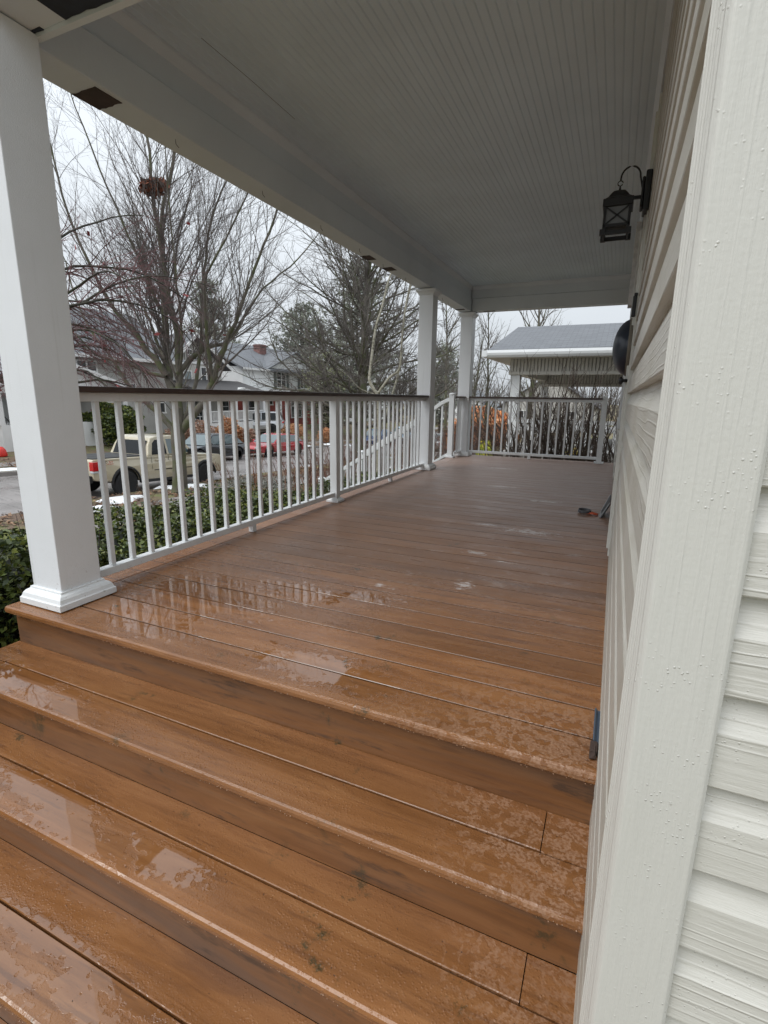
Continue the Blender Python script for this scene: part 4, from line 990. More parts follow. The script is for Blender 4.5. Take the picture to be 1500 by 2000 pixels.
# House B: grey two-storey brick
hB = thing('grey_brick_house', 'grey painted brick two-storey house with a small white gabled porch, behind the truck', 'house', (-33, 23, -1.7), 0, 'houses across the street'); l = tuple(hB.location)
m = MB(); m.box(-38, -29.4, 18.2, 28.6, -2.0, 3.25); m.build('wall', m_greyb, hB, loc=l)
m = MB(); gable_roof_y(m, 17.7, 29.1, -39, -34.0, -28.8, 3.1, 6.6, 3.15, .18); m.build('roof', m_roof1, hB, loc=l)
m = MB(); m.box(-28.86, -28.76, 17.7, 29.1, 2.95, 3.16); m.build('gutter', m_trim, hB, loc=l)
m = MB(); m.box(-35.2, -34.6, 19.0, 19.7, 5.6, 7.2); m.build('chimney', m_brick, hB, loc=l)
window(hB, -29.4, 21.0, 22.2, 1.65, 2.75, l, 2); window(hB, -29.4, 26.5, 27.25, -.35, .95, l, 1); window(hB, -29.4, 24.3, 24.9, .85, 1.5, l, 1); window(hB, -29.4, 22.3, 23.2, -.6, 1.3, l, 2, glassm=simple('warm_lit_glass', (.35, .27, .12), .3))
m = MB(); m.box(-29.4, -26.2, 14.6, 22.0, -2.0, -.65); m.box(-29.4, -26.1, 14.5, 21.6, .85, 1.15)
m.prism([(14.5, 1.15), (17.9, 2.35), (21.6, 1.15)], 0, -29.3, -26.3)
for y in (14.8, 18.2, 21.6): m.box(-26.55, -26.2, y - .3, y, -.65, .85)
m.build('front_porch', m_trim, hB, loc=l)
m = MB(); gable_roof_x(m, -29.4, -25.9, 14.1, 17.9, 22.0, 1.17, 2.50, 1.17, .10); m.build('porch_roof', m_roof1, hB, loc=l)
m = MB(); m.beam((-25.88, 14.1, 1.10), (-25.88, 17.9, 2.42), .05, .20); m.beam((-25.88, 17.9, 2.42), (-25.88, 22.0, 1.10), .05, .20); m.build('rake_board', m_trim, hB, loc=l)

# House C: grey craftsman with front gable
hC = thing('grey_craftsman_house', 'pale grey house with a steep front gable behind the street tree fork', 'house', (-33, 31, -1.8), 0, 'houses across the street'); l = tuple(hC.location)
m = MB(); m.box(-40, -30.0, 28.9, 34.0, -2.1, 3.3); m.prism([(28.9, 3.3), (30.95, 5.05), (34.0, 3.3)], 0, -40, -30.0); m.build('wall', m_greys, hC, loc=l)
m = MB(); gable_roof_x(m, -40, -29.5, 28.2, 30.95, 34.7, 3.0, 5.4, 2.95, .12); m.build('roof', m_roof1, hC, loc=l)
m = MB()
for a, b in (((28.25, 2.98), (30.95, 5.32)), ((30.95, 5.32), (34.65, 2.94))): m.beam((-29.45, *a), (-29.45, *b), .06, .22)
m.box(-29.98, -29.93, 29.0, 33.95, 3.2, 3.42); m.build('rake_board', m_trim, hC, loc=l)
m = MB()
for k in range(22):
    y = 29.1 + k * .24; zt_ = 3.3 + (min(y - 28.9, (34.0 - y) * .66)) * .85
    if zt_ > 3.6: m.box(-29.97, -29.94, y, y + .05, 3.42, zt_)
m.build('battens', m_dtrim, hC, loc=l)
window(hC, -30.0, 31.7, 32.8, 1.8, 2.95, l, 2); window(hC, -30.0, 30.4, 31.4, 3.5, 4.2, l, 2)
window(hC, -30.0, 29.9, 30.6, 1.4, 2.6, l, 1, glassm=m_glassb); window(hC, -30.0, 30.0, 31.5, -1.1, .5, l, 2); window(hC, -30.0, 33.6, 34.6, -.9, .8, l, 1)
m = MB(); m.box(-30, -26.8, 28.6, 35.6, -2.1, -1.15); m.box(-30, -26.7, 28.5, 35.7, .75, 1.05); m.prism([(31.5, 1.05), (33.6, 1.50), (35.7, 1.05)], 0, -29.9, -27.4)
for y in (28.7, 31.6, 35.2): m.box(-27.2, -26.8, y, y + .4, -1.15, .75)
for y0, y1 in ((29.1, 31.6), (32.0, 35.2)):
    m.box(-26.95, -26.87, y0, y1, -.35, -.27); m.box(-26.95, -26.87, y0, y1, -1.05, -.98)
    y = y0 + .1
    while y < y1: m.box(-26.93, -26.89, y, y + .05, -1.0, -.3); y += .14
m.build('front_porch', m_trim, hC, loc=l)
m = MB(); m.prism([(-30.0, 2.05), (-26.4, 1.05), (-26.4, .95), (-30.0, 1.90)], 1, 28.2, 36.0)
m.build('porch_roof', m_roof2, hC, loc=l)
ch = thing('porch_chair', 'white curly-backed metal chair on the porch of the pale grey house', 'chair', (-28.3, 29.5, -1.149)); 
m = MB(); m.box(-.25, .25, -.25, .25, .42, .46); m.tube([(-.2, -.24, .45)] + [(-.2 + .0 * t, -.24 + .48 * t / 8, .45 + .5 * math.sin(PI * t / 8)) for t in range(9)], .02, 5)
for a in (-.22, .22):
    for b in (-.22, .22): m.box(a - .02, a + .02, b - .02, b + .02, 0, .43)
m.build('frame', m_trim, ch)

# House D: white upper floor, red brick below
hD = thing('red_brick_house', 'house with white upper floor, green-grey shutters and red brick ground floor', 'house', (-33, 41, -2), 0, 'houses across the street'); l = tuple(hD.location)
m = MB(); m.box(-41, -29.8, 36.4, 49.5, -2.4, 1.35); m.build('brick_wall', m_brick, hD, loc=l)
m = MB(); m.box(-41, -29.7, 36.3, 49.6, 1.35, 3.35); m.prism([(39.6, 3.35), (44.2, 4.95), (49.0, 3.35)], 0, -38, -29.6); m.build('upper_wall', m_whites, hD, loc=l)
m = MB()
gable_roof_y(m, 35.8, 50.0, -41.5, -35.0, -29.2, 3.2, 5.9, 3.2, .16); gable_roof_x(m, -40, -29.3, 39.1, 44.2, 49.5, 3.2, 5.15, 3.15, .12); m.build('roof', m_roof1, hD, loc=l)
m = MB(); m.box(-29.3, -29.15, 35.8, 39.5, 3.05, 3.22); m.beam((-29.2, 38.9, 3.1), (-29.6, 39.4, 2.7), .1, .1); m.build('gutter', m_trim, hD, loc=l)
m = MB(); m.box(-33.6, -32.8, 42.9, 43.9, 4.0, 5.85); m.box(-33.66, -32.74, 42.84, 43.96, 5.70, 5.80); m.build('chimney', m_chim, hD, loc=l)
m_shut = simple('grey_green_shutter', (.075, .095, .085), .5)
window(hD, -29.7, 41.2, 42.6, 1.7, 3.05, l, 2); window(hD, -29.7, 45.2, 46.4, 1.7, 3.05, l, 2)
for y in (40.75, 42.72, 44.75, 46.52):
    m = MB(); m.box(-29.7, -29.62, y, y + .36, 1.6, 3.15); m.build('shutter', m_shut, hD, loc=l)
window(hD, -29.8, 43.6, 45.4, -1.2, 1.0, l, 2); window(hD, -29.8, 39.9, 40.5, .1, .9, l, 1); window(hD, -29.8, 37.0, 38.0, -1.2, .8, l, 1); window(hD, -29.8, 47.2, 48.6, -1.3, .9, l, 2)
m = MB(); m.box(-29.8, -27.9, 36.4, 40.6, -2.4, -1.45); m.box(-29.8, -27.8, 36.3, 40.7, 1.15, 1.36)
for y in (36.5, 39.2, 40.4): m.box(-28.2, -27.95, y, y + .24, -1.45, 1.15)
m.box(-28.1, -28.0, 36.8, 39.2, -.62, -.52)
y = 37.0
while y < 39.2: m.box(-28.08, -28.03, y, y + .05, -1.45, -.6); y += .15
m.build('front_porch', m_trim, hD, loc=l)
# far houses down the street
def far_house(name, label, x, y, w_, d, h, mw_, mr_, gb='x'):
    zb = T(x, y) - .3; t = thing(name, label, 'house', (x, y, zb), 0, 'houses across the street' if x < -20 else None); l = tuple(t.location)
    m = MB(); m.box(x - w_ / 2, x + w_ / 2, y - d / 2, y + d / 2, zb, zb + h)
    if gb == 'x': m.prism([(y - d / 2, zb + h), (y, zb + h + d * .32), (y + d / 2, zb + h)], 0, x - w_ / 2, x + w_ / 2)
    else: m.prism([(x - w_ / 2, zb + h), (x, zb + h + w_ * .32), (x + w_ / 2, zb + h)], 1, y - d / 2, y + d / 2)
    m.build('wall', mw_, t, loc=l)
    m = MB()
    if gb == 'x': gable_roof_x(m, x - w_ / 2 - .4, x + w_ / 2 + .4, y - d / 2 - .5, y, y + d / 2 + .5, zb + h - .2, zb + h + d * .32 + .16, zb + h - .2)
    else: gable_roof_y(m, y - d / 2 - .4, y + d / 2 + .4, x - w_ / 2 - .5, x, x + w_ / 2 + .5, zb + h - .2, zb + h + w_ * .32 + .16, zb + h - .2)
    m.build('roof', mr_, t, loc=l)
    for k in range(2):
        window(t, x + w_ / 2, y - d / 4 + k * d / 2 - .6, y - d / 4 + k * d / 2 + .6, zb + 1.2, zb + 2.8, l, 2); window(t, y - d / 2, x - w_ / 4 + k * w_ / 2 - .6, x - w_ / 4 + k * w_ / 2 + .6, zb + 1.2, zb + 2.8, l, 2, axis='y')
    return t
far_house('far_house', 'pale grey-white house beyond the red brick house, low between balusters', -35, 62, 10, 12, 3.4, m_whites, m_roof2)
far_house('far_house', 'small white garage-like house far down the street, seen in the side steps gap', -23, 88, 9, 10, 3.0, m_whites, m_roof1, 'y')
far_house('far_house', 'dark roofed far house in the distance right behind the neighbouring porch', -7, 66, 10, 12, 3.4, m_greys, m_roof2, 'y')

# ================================================================== neighbouring house with porch, beyond our end railing
nh = thing('neighbour_porch_house', 'neighbouring house porch with grey shingle hip roof, white gutter and ribbed frieze', 'house', (-.5, 15, -1.1)); l = tuple(nh.location)
m_ncream = simple('cream_white_paint', (.60, .58, .53), .55, .06, 2)
yN = 12.55; ex = -2.82; ez = 1.98; rz_ = 2.77
# hip roof: eave rectangle x ex..9, y 12.1..19 ; ridge
V = [(ex, 12.1, ez), (9, 12.1, ez), (9, 19.0, ez), (ex, 19.0, ez), (-2.62, 14.6, rz_), (9, 14.6, rz_), (9, 16.4, rz_), (-2.62, 16.4, rz_)]
V2 = [(a, b, c - .05) for a, b, c in V[:4]]
m = MB(); m.add(V, [(0, 1, 5, 4), (1, 2, 6, 5), (2, 3, 7, 6), (3, 0, 4, 7), (4, 5, 6, 7)]); m.add(V[:4] + V2, [(0, 3, 7, 4), (0, 4, 5, 1), (1, 5, 6, 2), (2, 6, 7, 3), (4, 7, 6, 5)]); m.build('hip_roof', m_roof1, nh, loc=l)
m = MB(); prf = [(12.10, 1.96), (12.00, 1.96), (11.985, 1.90), (11.995, 1.85), (12.03, 1.80), (12.10, 1.80)]
m.prism(prf, 0, ex - .02, 9); m.box(ex - .12, ex, 11.985, 19, 1.82, 1.955); m.build('gutter', m_white, nh, loc=l)
m = MB(); m.box(ex + .02, 9, 12.11, 18.95, 1.80, 1.90); m.build('eave_soffit', m_ncream, nh, loc=l)
m = MB(); m.box(-2.38, 9, yN, yN + .22, 1.50, 1.80, 1)
x = -2.36
while x < 1.2: m.box(x, x + .052, yN - .022, yN, 1.515, 1.80); x += .078
m.box(-2.40, 9, yN - .03, yN + .25, 1.44, 1.512)
m.box(-2.38, -2.16, yN + .22, 18.2, 1.46, 1.80); m.box(-2.38, 9, 17.98, 18.22, 1.38, 1.95, 1)
x = -2.3
while x < 1.2: m.box(x, x + .06, 17.955, 17.98, 1.40, 1.72); x += .085
m.box(-2.38, 9, 17.94, 18.25, 1.30, 1.38)
m.build('frieze', [m_ncream, simple('frieze_groove', (.36, .345, .31), .8)], nh, loc=l)
m = MB(); m.box(-2.158, 9, yN + .25, 18.0, 1.70, 1.75); m.build('porch_ceiling', m_ncream, nh, loc=l)
m = MB()
for (x, y) in ((-2.36, yN), (-2.36, 18.0)): m.box(x, x + .22, y + .02, y + .24, -.35, 1.44 if y < 15 else 1.29)
m.build('post', m_white, nh, bevel=.004, loc=l)
m = MB(); m.box(-2.45, 9, yN - .1, 18.4, -.50, -.36); m.build('porch_floor', m_conc, nh, loc=l)
m = MB(); m.box(-2.35, 9, yN, 18.2, -1.6, -.50); m.build('porch_base', simple('dark_lattice', (.09, .08, .07), .8), nh, loc=l)
m = MB(); m.box(-2.3, 1.5, yN + .03, yN + .09, .33, .42); m.box(-2.3, 1.5, yN + .03, yN + .09, .16, .30); m.box(-2.3, 1.5, yN + .03, yN + .09, -.30, -.24)
x = -2.2
while x < 1.4: m.box(x, x + .07, yN + .04, yN + .08, -.25, .33); x += .20
m.build('porch_rail', m_white, nh, loc=l)
m = MB(); m.box(.6, 9, 18.3, 26, -1.6, 5.2); m.box(1.2, 9, 13, 18.29, -1.6, 1.7); m.build('wall', m_greys, nh, loc=l)
# ================================================================== vegetation
RNG = np.random.default_rng(11)
def tubes(polys, sides, name, mat, parent=None):
    """polys: list of (pts (k,3), radii (k,)) -> one mesh of open tapered tubes (numpy)"""
    V = []; F = []; off = 0
    ang = np.arange(sides) * 2 * PI / sides; ca, sa = np.cos(ang), np.sin(ang)
    for P, rad in polys:
        P = np.asarray(P, float); k = len(P)
        d = np.empty_like(P); d[1:-1] = P[2:] - P[:-2]; d[0] = P[1] - P[0]; d[-1] = P[-1] - P[-2]
        d /= (np.linalg.norm(d, axis=1)[:, None] + 1e-9)
        ref = np.array([0.31, 0.17, 0.93]) if abs(d[0][2]) < .8 else np.array([.95, .2, .1])
        a = np.cross(d, ref); a /= (np.linalg.norm(a, axis=1)[:, None] + 1e-9); b = np.cross(d, a)
        ring = P[:, None, :] + (a[:, None, :] * ca[None, :, None] + b[:, None, :] * sa[None, :, None]) * np.asarray(rad)[:, None, None]
        V.append(ring.reshape(-1, 3))
        i = np.arange(k - 1)[:, None] * sides; j = np.arange(sides)[None, :]; j2 = (j + 1) % sides
        F.append((np.stack([i + j, i + j2, i + sides + j2, i + sides + j], -1).reshape(-1, 4)) + off); off += k * sides
    return npmesh(name, np.concatenate(V), np.concatenate(F), mat, parent, smooth=True)
def path(start, d, length, r0, r1, seg, wander, trop, rs):
    P = [np.array(start, float)]; d = np.array(d, float); d /= np.linalg.norm(d); st_ = length / seg
    for _ in range(seg):
        d = d + rs.normal(0, wander, 3) + np.array([0, 0, trop]); d /= np.linalg.norm(d); P.append(P[-1] + d * st_)
    return np.array(P), np.linspace(r0, r1, seg + 1)
def rot_off(d, ang, rs, planar=None):
    """direction at angle ang from d, random azimuth"""
    d = d / np.linalg.norm(d); q = rs.normal(0, 1, 3)
    a = np.cross(d, q); a /= np.linalg.norm(a) + 1e-9
    return d * math.cos(ang) + a * math.sin(ang)
def branch_out(parents, per_m, lf, ang, rmul, wander, trop, rs, seg=5, t0=.15, minlen=.12, taper=.25, rmin=.002, endlen=.35):
    out_ = []
    for P, rad in parents:
        L = np.linalg.norm(np.diff(P, axis=0), axis=1).sum(); n_ = max(1, int(round(L * per_m * rs.uniform(.8, 1.2))))
        for _ in range(n_):
            t = t0 + (1 - t0) * rs.random() ** .9; f = t * (len(P) - 1); i = min(int(f), len(P) - 2); q = P[i] * (1 - (f - i)) + P[i + 1] * (f - i)
            rr = max(rad[i] * rmul, rmin); d = P[i + 1] - P[i]
            ln = L * lf * (1 - (1 - endlen) * t) * rs.uniform(.65, 1.3)
            if ln < minlen: continue
            out_.append(path(q, rot_off(d, R_(ang) * rs.uniform(.6, 1.3), rs), ln, rr, max(rr * taper, .0012), seg, wander, trop, rs))
    return out_
def bark(name, a, b, moss=None, sc=9):
    n = N(name, .85); p = n.pos(); st_ = n.pos((1, 1, .25)); f = n.noise(st_, sc, 5, .6)
    c = n.ramp(f, [(.3, a), (.7, b)])
    if moss: c = n.mix(n.mr(n.noise(p, 2.6, 5), .46, .62), c, moss)
    n.color(c); n.bump(f, .5, .02); return n.mat
m_bark = bark('grey_brown_bark', (.070, .062, .050), (.165, .148, .120), (.10, .11, .052))
m_twig = simple('dark_twigs', (.115, .093, .086), .8, .25, 2)
m_twigr = simple('reddish_twigs', (.14, .068, .070), .8, .3, 2)
m_twigg = simple('grey_twigs', (.135, .120, .108), .8, .25, 2)
m_barkd = bark('dark_wet_bark', (.026, .023, .019), (.075, .068, .055), (.05, .052, .03))
def frame(base, limbs, depth, rs):
    """limb polylines (across, up) -> 3-D around base with a drift in depth"""
    e = np.array([.912, .41, 0]); d = np.array([-.41, .912, 0]); b = np.array(base)
    out_ = {}
    for k, ps in limbs.items():
        n_ = len(ps); dd = depth.get(k, 0); o = []
        d0 = depth.get(k + '0', 0)
        for i, (a, u) in enumerate(ps):
            t = i / (n_ - 1); o.append(b + e * a + np.array([0, 0, u]) + d * (d0 + dd * t ** 1.2))
        out_[k] = np.array(o)
    return out_
def smooth_path(P, n_=4):
    P = np.asarray(P); out_ = []
    for i in range(len(P) - 1):
        p0 = P[max(i - 1, 0)]; p1 = P[i]; p2 = P[i + 1]; p3 = P[min(i + 2, len(P) - 1)]
        for k in range(n_):
            t = k / n_; out_.append(.5 * ((2 * p1) + (-p0 + p2) * t + (2 * p0 - 5 * p1 + 4 * p2 - p3) * t * t + (-p0 + 3 * p1 - 3 * p2 + p3) * t ** 3))
    out_.append(P[-1]); return np.array(out_)

# ---- the street tree
rs = np.random.default_rng(5)
MT = {'L1': [(0.06, 1.65), (-0.42, 2.23), (-0.97, 2.72), (-1.41, 3.12), (-1.75, 3.6), (-2.09, 4.09), (-2.56, 4.64), (-3.02, 5.72), (-3.3, 6.8)], 'R1': [(0.1, 1.73), (0.85, 2.6), (1.25, 3.23), (1.48, 3.76), (1.83, 4.42), (2.08, 4.77), (2.55, 5.79), (3.16, 6.98), (3.7, 8.2)],
      'RC': [(0.11, 1.8), (0.16, 2.69), (0.2, 3.63), (0.19, 4.86), (0.04, 5.52), (-0.05, 6.73), (-0.2, 7.79), (-0.23, 9.16), (-0.3, 10.44), (-.3, 11.8)], 'C2': [(0.11, 2.4), (-0.03, 2.98), (-0.15, 3.37), (-0.22, 4.12), (-0.2, 5.22), (-0.21, 6.02), (-0.23, 6.93), (-0.24, 7.81), (0.12, 9.23), (0.28, 10.22), (.4, 11.4)],
      'L2': [(-0.15, 3.37), (-0.58, 3.43), (-0.92, 3.61), (-1.36, 3.75), (-1.83, 3.94), (-2.18, 4.37), (-2.66, 5.19), (-3.0, 6.2)], 'L3': [(-0.15, 3.37), (-0.4, 3.83), (-0.64, 4.11), (-0.95, 4.66), (-1.39, 5.2), (-1.71, 6.0), (-2.14, 7.16), (-2.37, 8.65), (-2.6, 10)],
      'L4': [(-0.18, 3.84), (-0.55, 4.67), (-0.86, 5.21), (-1.25, 5.61), (-2.08, 6.45), (-3.01, 7.2), (-3.6, 8.4)], 'R2': [(0.17, 3.41), (0.48, 3.85), (1.02, 4.25), (1.44, 4.43), (1.87, 5.14), (2.42, 6.05), (3.44, 6.98), (4.2, 8.0)],
      'R3': [(0.18, 3.34), (0.42, 3.99), (0.58, 4.96), (0.65, 5.63), (0.72, 7.45), (0.84, 8.57), (.9, 10.2)], 'R4': [(0.11, 1.8), (0.5, 2.7), (0.78, 3.85), (0.98, 5.64), (1.1, 6.92), (1.45, 8.16), (1.88, 9.06), (2.2, 10.4)], 'R5': [(1.25, 3.23), (1.25, 4.42), (1.32, 5.27), (1.51, 5.91), (2.29, 6.94), (2.91, 7.86), (3.5, 9.0)],
      'L5': [(-.2, 5.2), (-.6, 6.6), (-1.0, 8.0), (-1.4, 9.6), (-1.6, 11)]}
dep = {'L1': 1.0, 'R1': -1.0, 'RC': .3, 'C2': 1.2, 'L2': -1.6, 'L3': -.6, 'L4': 2.2, 'R2': 2.2, 'R3': -1.8, 'R4': .8, 'R5': -1.6, 'R50': -.25, 'L5': -1.5, 'L50': 0}
rad0 = {'L1': .10, 'R1': .13, 'RC': .125, 'C2': .15, 'L2': .06, 'L3': .10, 'L4': .05, 'R2': .085, 'R3': .05, 'R4': .075, 'R5': .06, 'L5': .045}
base = (-11.833, 11.319, -1.97)
tr = thing('street_tree', 'large bare multi-stemmed tree between sidewalk and kerb in front of the truck', 'tree', base)
lim = frame((0, 0, 0), MT, dep, rs)
polys = []
tp = smooth_path([(0, 0, -.1), (.0, 0, .1), (.03, .0, .5), (.04, .01, .9), (.06, 0, 1.4), (.08, 0, 1.95)]); polys.append((tp, np.interp(np.linspace(0, 1, len(tp)), [0, .06, .2, .6, .85, 1], [.36, .30, .235, .20, .21, .17])))
tpc = smooth_path([(.08, 0, 1.5), (.1, 0, 2.0), (.06, 0, 2.45)]); polys.append((tpc, np.linspace(.19, .15, len(tpc))))
L1s = []
for k, P in lim.items():
    S = smooth_path(P, 4); S += np.concatenate([np.zeros((1, 3)), rs.normal(0, .012, (len(S) - 1, 3))]); r_ = rad0[k] * (1 - .86 * np.linspace(0, 1, len(S)) ** .8); polys.append((S, r_)); L1s.append((S, r_))
tubes(polys, 10, 'trunk', m_bark, tr)
b2 = branch_out(L1s, 3.6, .44, 36, .30, .06, .05, rs, 9, .14, .5, .25, endlen=.6)
b3 = branch_out(b2, 4.2, .50, 36, .5, .07, .04, rs, 6, .12, .3, .3)
b4 = branch_out(b3, 6.5, .38, 40, .6, .07, .03, rs, 4, .1, .10, .5)
tubes(b2, 6, 'branches', m_twigg, tr); tubes(b3 + b4, 3, 'twigs', m_twig, tr)
print('street tree', len(b2), len(b3), len(b4))
# leaf nest
rn = np.random.default_rng(8)
ns = thing('squirrel_nest', 'ball of brown dead leaves lodged high in the street tree', 'nest', (base[0] - .20 * .912, base[1] - .20 * .41, base[2] + 8.25))
c_ = rn.normal(0, 1, (900, 3)); c_ /= np.linalg.norm(c_, axis=1)[:, None]; c_ *= ((rn.random(900) ** .5) * (1 + .35 * np.sin(c_[:, 0] * 4 + 1) * np.sin(c_[:, 2] * 5)))[:, None] * np.array([.27, .22, .19]); c_[::2] += np.array([.2, .09, .04])
u_ = rn.normal(0, .05, (900, 3)); v_ = rn.normal(0, .035, (900, 3))
npmesh('leaf_ball', np.stack([c_ - u_, c_ + v_, c_ + u_, c_ - v_], 1).reshape(-1, 3), np.arange(3600).reshape(-1, 4), [simple('rust_leaf', (.26, .075, .03), .7, .4, 9), m_lf[2]], ns, mi=rn.integers(0, 2, 900))

def bare_tree(name, label, base, H, r0, rs, spread=55, n1=14, first=.18, len1=.42, trop=.05, mats=None, dens=1.0, group=None, lean=(0, 0), lv4=True, twr=.6, per2=2.2, sides=3, wander=.08, lentop=.35, lr=.55):
    t = thing(name, label, 'tree', base, 0, group); mb, mt_ = mats or (m_bark, m_twig)
    P, rd = path((0, 0, -.1), (lean[0], lean[1], 1), H, r0, r0 * .12, 16, .035, .05, rs); rd = r0 * (1 - .9 * np.linspace(0, 1, 17) ** .9); rd[0] *= 1.35
    L1 = []
    for k in range(n1):
        t_ = first + (1 - first) * (k + rs.uniform(0, .8)) / n1 * .95; f = t_ * 16; i = int(f); q = P[i] * (1 - f + i) + P[i + 1] * (f - i)
        a = rs.uniform(0, 2 * PI); s_ = R_(spread) * rs.uniform(.7, 1.15) * (1 - .3 * t_); dv = np.array([math.cos(a) * math.sin(s_), math.sin(a) * math.sin(s_), math.cos(s_)])
        L1.append(path(q, dv, H * len1 * (1 - (1 - lentop) * t_) * rs.uniform(.8, 1.2), rd[i] * lr, r0 * .03, 9, wander, trop, rs))
    tubes([(P, rd)] + L1, 8, 'trunk', mb, t)
    b2 = branch_out(L1 + [(P[8:], rd[8:])], per2 * dens, .42, 45, .5, .09, trop * .8, rs, 6, .15, .3)
    b3 = branch_out(b2, 3.2 * dens, .42, 42, twr, .10, trop * .5, rs, 4, .1, .15)
    al = b2 + b3
    if lv4: al += branch_out(b3, 3.6 * dens, .45, 42, .7, .1, .02, rs, 3, .1, .1, .5)
    # keep far twigs from vanishing below a pixel
    tubes(al, sides, 'crown', mt_, t); print(label[:30], len(al)); return t
# big dark tree with low spreading limbs
bare_tree('spreading_tree', 'huge dark bare tree with a thick trunk and dense low spreading limbs', (-12.17, 23.9, sy(23.9) - .05), 14.0, .34, np.random.default_rng(21), 84, 92, .14, .50, .05, (m_bark, m_twigg), 1.12, wander=.13, per2=3.2, lentop=.55, lr=.30)
# young birch
bb = (-5.457, 11.814, -1.75)
bt = thing('birch_tree', 'slender white-barked birch with forked crooked stems near the side steps', 'tree', bb)
BI = {'A': [(0, -.2), (0.01, 1.16), (0.03, 1.82), (-0.03, 2.70)], 'B': [(-0.03, 2.70), (-0.22, 3.01), (-0.2, 3.38), (-0.09, 4.28), (0.05, 4.75), (0.22, 5.44), (0.4, 5.89), (.5, 6.8)], 'C': [(-0.03, 2.70), (0.26, 3.10), (0.51, 3.33), (0.56, 4.05), (0.63, 4.76), (0.77, 5.45), (0.85, 5.90), (1.0, 6.9)], 'D': [(0.0, 1.6), (0.23, 2.33), (0.49, 3.20), (0.54, 3.57), (.62, 4.6), (.9, 5.8), (1.2, 6.6)], 'E': [(-0.03, 2.68), (-0.43, 2.82), (-0.63, 3.0), (-0.78, 3.16), (-1.0, 3.3)]}
n = N('white_birch_bark', .6); p = n.pos(); f = n.noise(n.pos((1, 1, 2.2)), 9, 6, .7)
n.color(n.ramp(f, [(.36, (.10, .09, .06)), (.46, (.26, .245, .19)), (.7, (.38, .36, .30))])); m_birch = n.mat
rs = np.random.default_rng(31); lb = frame((0, 0, 0), BI, {'B': .5, 'C': -.5, 'D': .6, 'E': -.3}, rs); pl = []
for k, P in lb.items():
    r0_, r1_ = {'A': (.06, .05), 'B': (.046, .012), 'C': (.034, .011), 'D': (.032, .010), 'E': (.012, .006)}[k]
    S = smooth_path(P, 4); pl.append((S, np.linspace(r0_, r1_, len(S))))
tubes(pl, 8, 'trunk', m_birch, bt)
b2 = branch_out(pl[1:], 3.5, .30, 48, .35, .09, .02, rs, 6, .2, .2); b3 = branch_out(b2, 4, .42, 40, .6, .09, 0, rs, 4); tubes(b2 + b3, 3, 'twigs', m_twigg, bt)
# reddish weeping tree mostly behind the near column
rs = np.random.default_rng(41); wb = (-9.6, 6.05, -1.95)
wt = thing('weeping_tree', 'reddish fine-twigged weeping tree showing just right of the foreground column', 'tree', wb)
P, rd = path((0, 0, 0), (.05, .0, 1), 4.3, .15, .09, 8, .03, .02, rs)
L1 = []
for k in range(38):
    a = 2 * PI * k / 38 + rs.uniform(-.2, .2); q = P[rs.integers(5, 9)]; L1.append(path(q, (math.cos(a), math.sin(a), 1.3), rs.uniform(2.2, 3.9), .032, .006, 12, .10, -.15, rs))
tubes([(P, rd)] + L1, 7, 'trunk', m_barkd, wt)
b2 = branch_out(L1, 6, .42, 40, .45, .10, -.06, rs, 7, .2, .2); b3 = branch_out(b2, 7, .45, 40, .6, .10, -.07, rs, 5, .1, .12, .5)
tubes(b2 + b3, 3, 'crown', m_twigr, wt)
pts_ = [P_[-1] for P_, _ in b2[::9]] ; pts_ = np.array(pts_)[:260]; u_ = RNG.normal(0, .035, pts_.shape); v_ = RNG.normal(0, .03, pts_.shape)
npmesh('last_leaves', np.stack([pts_ - u_, pts_ + v_, pts_ + u_, pts_ - v_], 1).reshape(-1, 3), np.arange(len(pts_) * 4).reshape(-1, 4), simple('crimson_leaf', (.22, .03, .03), .6), wt)

# ---- background bare trees
def bg(label, base, H, r, seed, **k):
    bare_tree('bare_tree', label, (base[0], base[1], T(base[0], base[1]) - .1), H, r, np.random.default_rng(seed), k.get('sp', 42), k.get('n1', 12), k.get('first', .2), .42, .07, (m_bark, k.get('tw', m_twigg)), k.get('d', .95), 'bare trees in the background', lv4=k.get('lv4', False), sides=3, twr=.8)
bg('tall bare tree filling the gap between the two far porch columns', (-10.6, 34, 0), 13, .13, 51, lv4=True, d=1.0, n1=22, sp=46)
bg('bare tree just right of the far corner column, in front of the neighbouring roof', (-6.2, 27, 0), 8.5, .09, 52, lv4=True, d=1.2, n1=24, sp=46, first=.06)
bg('bare tree whose fan of twigs rises over the left part of the neighbouring roof', (-4.9, 33, 0), 11.5, .16, 53, sp=50, n1=26, lv4=True, d=1.1)
bg('thin bare tree behind the neighbouring porch post', (-5.6, 21.5, 0), 5.5, .06, 54, lv4=True, d=1.2, n1=20, sp=48, first=.08)
bg('bare tree behind the grey craftsman house, left of the conifers', (-42, 47, 0), 14, .22, 55)
bg('bare tree in the front yard of the grey brick house', (-25.4, 24.6, 0), 8.6, .17, 56, sp=38, lv4=True)
bg('tall bare tree behind the white house at the far left', (-41, 24, 0), 15, .24, 57)
bg('bare tree on the far verge beyond the red coupe', (-24.6, 40, 0), 10, .15, 58)
bg('distant bare tree at the end of the street', (-15.8, 62, 0), 13, .22, 59)
bg('distant bare tree right of the end of the street', (-8, 55, 0), 12, .2, 60)

